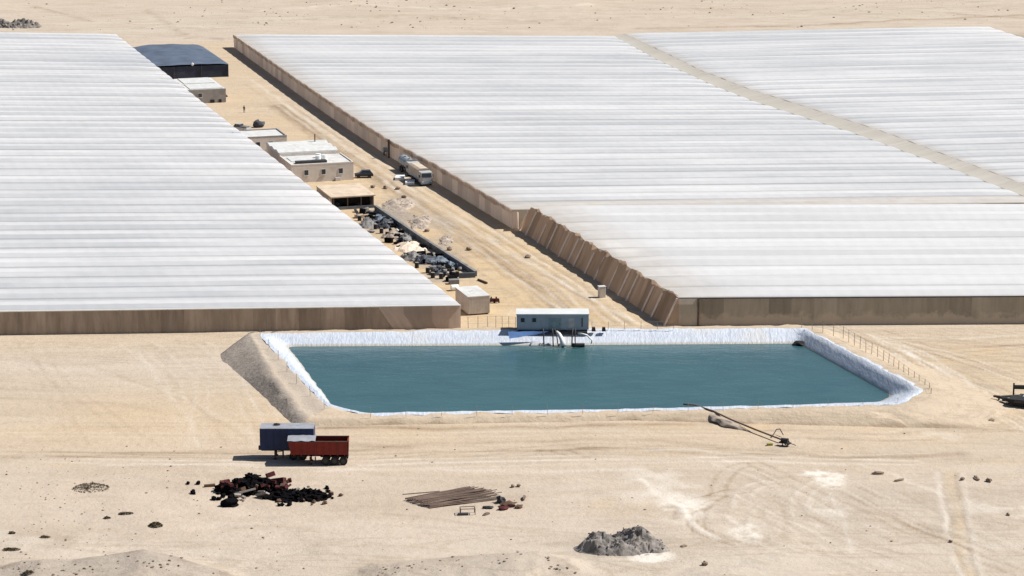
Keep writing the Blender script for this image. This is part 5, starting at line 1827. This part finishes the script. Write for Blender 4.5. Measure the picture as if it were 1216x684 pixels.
for k in range(64):
    v_ = random.random()
    px = 424 + v_ * 118 + random.uniform(-8, 14)
    py = 256 + v_ * 76 + random.uniform(-8, 5)
    dk = k % 4
    piece('junk_piece', 'small dark piece of junk strewn between the yard heaps' if dk else 'small pale piece of junk strewn between the yard heaps', 'junk', px, py,
          (random.uniform(0.5, 1.8), random.uniform(0.4, 1.1), random.uniform(0.3, 0.9)), M['scrap'] if dk else M['tarp_grey'], random.uniform(0, 3), random.uniform(-.2, .2),
          'dark junk pieces in the yard' if dk else 'pale junk pieces in the yard', kind='box' if k % 2 else 'lump')
for k in range(16):
    px, py = 372 + random.uniform(0, 70), 243 + random.uniform(-2, 4)
    piece('junk_piece', 'small dark piece of junk lying under the open shed front', 'junk', px, py, (random.uniform(0.5, 1.5), 0.6, random.uniform(0.3, 1.0)), M['scrap'] if k % 2 else M['tarp_dark'], random.uniform(0, 3), 0,
          'dark junk pieces at the open shed', kind='lump')

# two small machines by the container hut
for (px, py, lb) in [(584, 360, 'dark red small machine right of the container hut, left one'), (590, 360, 'dark red small machine right of the container hut, right one')]:
    t = thing('small_engine', lb, 'machine', at(px, py), LANE)
    MB().box(-0.35, 0.35, -0.3, 0.3, 0.25, 0.75).build('engine', M['scrap_red'], t, bevel=0.04)
    MB().tube([(-0.1, 0, 0.75), (-0.1, 0, 1.05)], 0.12, 8).build('air_filter', M['black'], t)
    for x in (-0.35, 0.35):
        wheel(t, x, 0, 0.22, 0.1, 'x', False)
piece('covered_heap', 'small black covered heap behind the low cream building', 'heap', 307, 151, (2.6, 1.8, 1.6), M['tarp_dark'], 0.2, 0, kind='lump')


# ------------------------------------------------------------------ fences
def fence(name, label, pts, hgt, material, wires=3, r=0.045):
    o0 = pts[0]
    t = thing(name, label, 'fence', o0, 0)
    proto = None
    for p in pts:
        if proto is None:
            proto = MB().tube([(0, 0, -0.2), (0, 0, hgt)], r, 6).build('post', material, t)
            c = proto
        else:
            c = proto.copy()
            COL.objects.link(c)
            c.parent = t
        c.location = p - o0
        c.rotation_euler = (random.uniform(-.04, .04), random.uniform(-.04, .04), 0)
    for k in range(wires):
        z = hgt * (0.35 + 0.6 * k / max(1, wires - 1))
        MB().tube([p - o0 + Vector((0, 0, z)) for p in pts], 0.012, 4).build('wire', M['post'], t)
    return t


def along(pix, n):
    ps = [at(*p) for p in pix]
    seg = [(b - a).length for a, b in zip(ps[:-1], ps[1:])]
    tot = sum(seg)
    out = []
    for k in range(n):
        s = tot * k / (n - 1)
        i = 0
        while i < len(seg) - 1 and s > seg[i]:
            s -= seg[i]
            i += 1
        out.append(ps[i].lerp(ps[i + 1], min(1, s / seg[i])))
    return out


fence('wire_fence', 'thin post and wire fence along the right bank of the reservoir', along([(952, 388, 2.1), (1000, 400, 1.8), (1050, 430, 1.5), (1103, 468, 1.3), (1105, 475, 1.1)], 22), 1.7, M['post_gold'])
fence('wire_fence', 'short post fence between container hut and pump house', along([(556, 389, 0.2), (585, 388, 0.2), (612, 389, 1.0)], 7), 1.7, M['post'], 2)
fence('wire_fence', 'sparse post fence on the left bank of the reservoir', along([(309, 399, 2.1), (330, 425, 1.8), (350, 452, 1.5), (385, 484, 1.1)], 7), 1.2, M['post'], 0, 0.035)
fence('wire_fence', 'sparse post fence along the front bank of the reservoir', along([(440, 494, 0.95), (750, 489, 1.0), (1066, 483, 1.2)], 16), 1.2, M['post'], 0, 0.03)
fence('wire_fence', 'short post fence right of the pump house', along([(703, 390, 2.1), (760, 389.5, 2.15), (800, 389.5, 2.15)], 6), 1.0, M['post'], 2, 0.035)
for k, (px, lb) in enumerate([(705, 'dark block right beside the pump house end'), (717, 'dark brown block further right of the pump house')]):
    q = at(px, 391.5, 2.1)
    tag(MB().box(q.x - 0.3, q.x + 0.3, q.y - 0.3, q.y + 0.3, q.z - 0.2, q.z + 0.4, top=(q.x - 0.22, q.x + 0.22, q.y - 0.25, q.y + 0.25)).build('concrete_block', M['rust']), lb, 'block')
q = at(952, 409.5, 0.3)
tag(MB().lump((0, 0, 0.15), (1.5, 0.8, 0.45), 3, 2, 0.5).build('sunken_debris', M['black']), 'black debris at the far right corner of the water', 'debris')
bpy.data.objects['sunken_debris'].location = q
for k, (px, py, z, lb) in enumerate([(1036, 437, 1.0, 'dark grey patch sheet on the right slope of the liner'), (1072, 459, 0.9, 'small dark sheet near the lower corner of the right liner slope')]):
    q = at(px, py, z)
    d_ = (at(1058, 470, 0.5) - at(948, 408, 0.5)).normalized()
    sz = (2.6, 0.45) if k == 0 else (0.9, 0.4)
    n_ = Vector((-d_.y, d_.x, 0))
    up = Vector((0.45 * n_.x, 0.45 * n_.y, -0.16)) if n_.x < 0 else Vector((-0.45 * n_.x, -0.45 * n_.y, -0.16))
    a, b = q - d_ * sz[0], q + d_ * sz[0]
    L0 = [a - up, b - up, b + up, a + up]
    mb = MB()
    mb.add([v + Vector((0, 0, 0.25)) for v in L0] + [v + Vector((0, 0, 0.31)) for v in L0], [(0, 3, 2, 1), (4, 5, 6, 7), (0, 1, 5, 4), (1, 2, 6, 5), (2, 3, 7, 6), (3, 0, 4, 7)])
    tag(mb.build('patch_sheet', M['tarp_dark']), lb, 'sheet')


# ------------------------------------------------------------------ a person on the lane
def person(label, loc, rz):
    t = thing('person', label, 'person', loc, rz)
    vs = [(0, 0, 0.95), (0, 0, 1.15), (0, 0.01, 1.38), (0, 0.01, 1.50), (0, -0.01, 1.58), (0, -0.02, 1.68),
          (-0.19, 0.01, 1.40), (-0.25, 0.03, 1.15), (-0.24, -0.08, 0.92), (-0.24, -0.10, 0.82),
          (0.19, 0.01, 1.40), (0.26, 0.02, 1.15), (0.25, -0.06, 0.92), (0.25, -0.08, 0.82),
          (-0.10, 0, 0.86), (-0.12, -0.06, 0.48), (-0.12, 0.06, 0.08), (-0.13, -0.10, 0.04),
          (0.10, 0, 0.86), (0.12, 0.02, 0.48), (0.13, 0.10, 0.08), (0.14, -0.05, 0.04)]
    es = [(0, 1), (1, 2), (2, 3), (3, 4), (4, 5), (2, 6), (6, 7), (7, 8), (8, 9), (2, 10), (10, 11), (11, 12), (12, 13),
          (0, 14), (14, 15), (15, 16), (16, 17), (0, 18), (18, 19), (19, 20), (20, 21)]
    rs = [0.14, 0.13, 0.15, 0.06, 0.085, 0.09, 0.07, 0.05, 0.04, 0.035, 0.07, 0.05, 0.04, 0.035, 0.095, 0.065, 0.045, 0.04, 0.095, 0.065, 0.045, 0.04]
    me = bpy.data.meshes.new('body')
    me.from_pydata(vs, es, [])
    me.materials.append(M['cloth_dark'])
    o = bpy.data.objects.new('body', me)
    COL.objects.link(o)
    o.parent = t
    sk = o.modifiers.new('skin', 'SKIN')
    for i, r in enumerate(rs):
        me.skin_vertices[0].data[i].radius = (r, r * 0.85)
    me.skin_vertices[0].data[0].use_root = True
    sb = o.modifiers.new('sub', 'SUBSURF')
    sb.levels = sb.render_levels = 1
    MB().lump((0, 0.0, 1.70), (0.105, 0.115, 0.09), 1, 2, 0.1).build('hair', M['hair'], t)
    return t


if 'skin_vertices' in dir(bpy.types.Mesh) or True:
    try:
        person('person in dark clothes walking alone on the lane near the grey building', at(290, 134), R(150))
    except Exception as ex:
        print('person failed', ex)
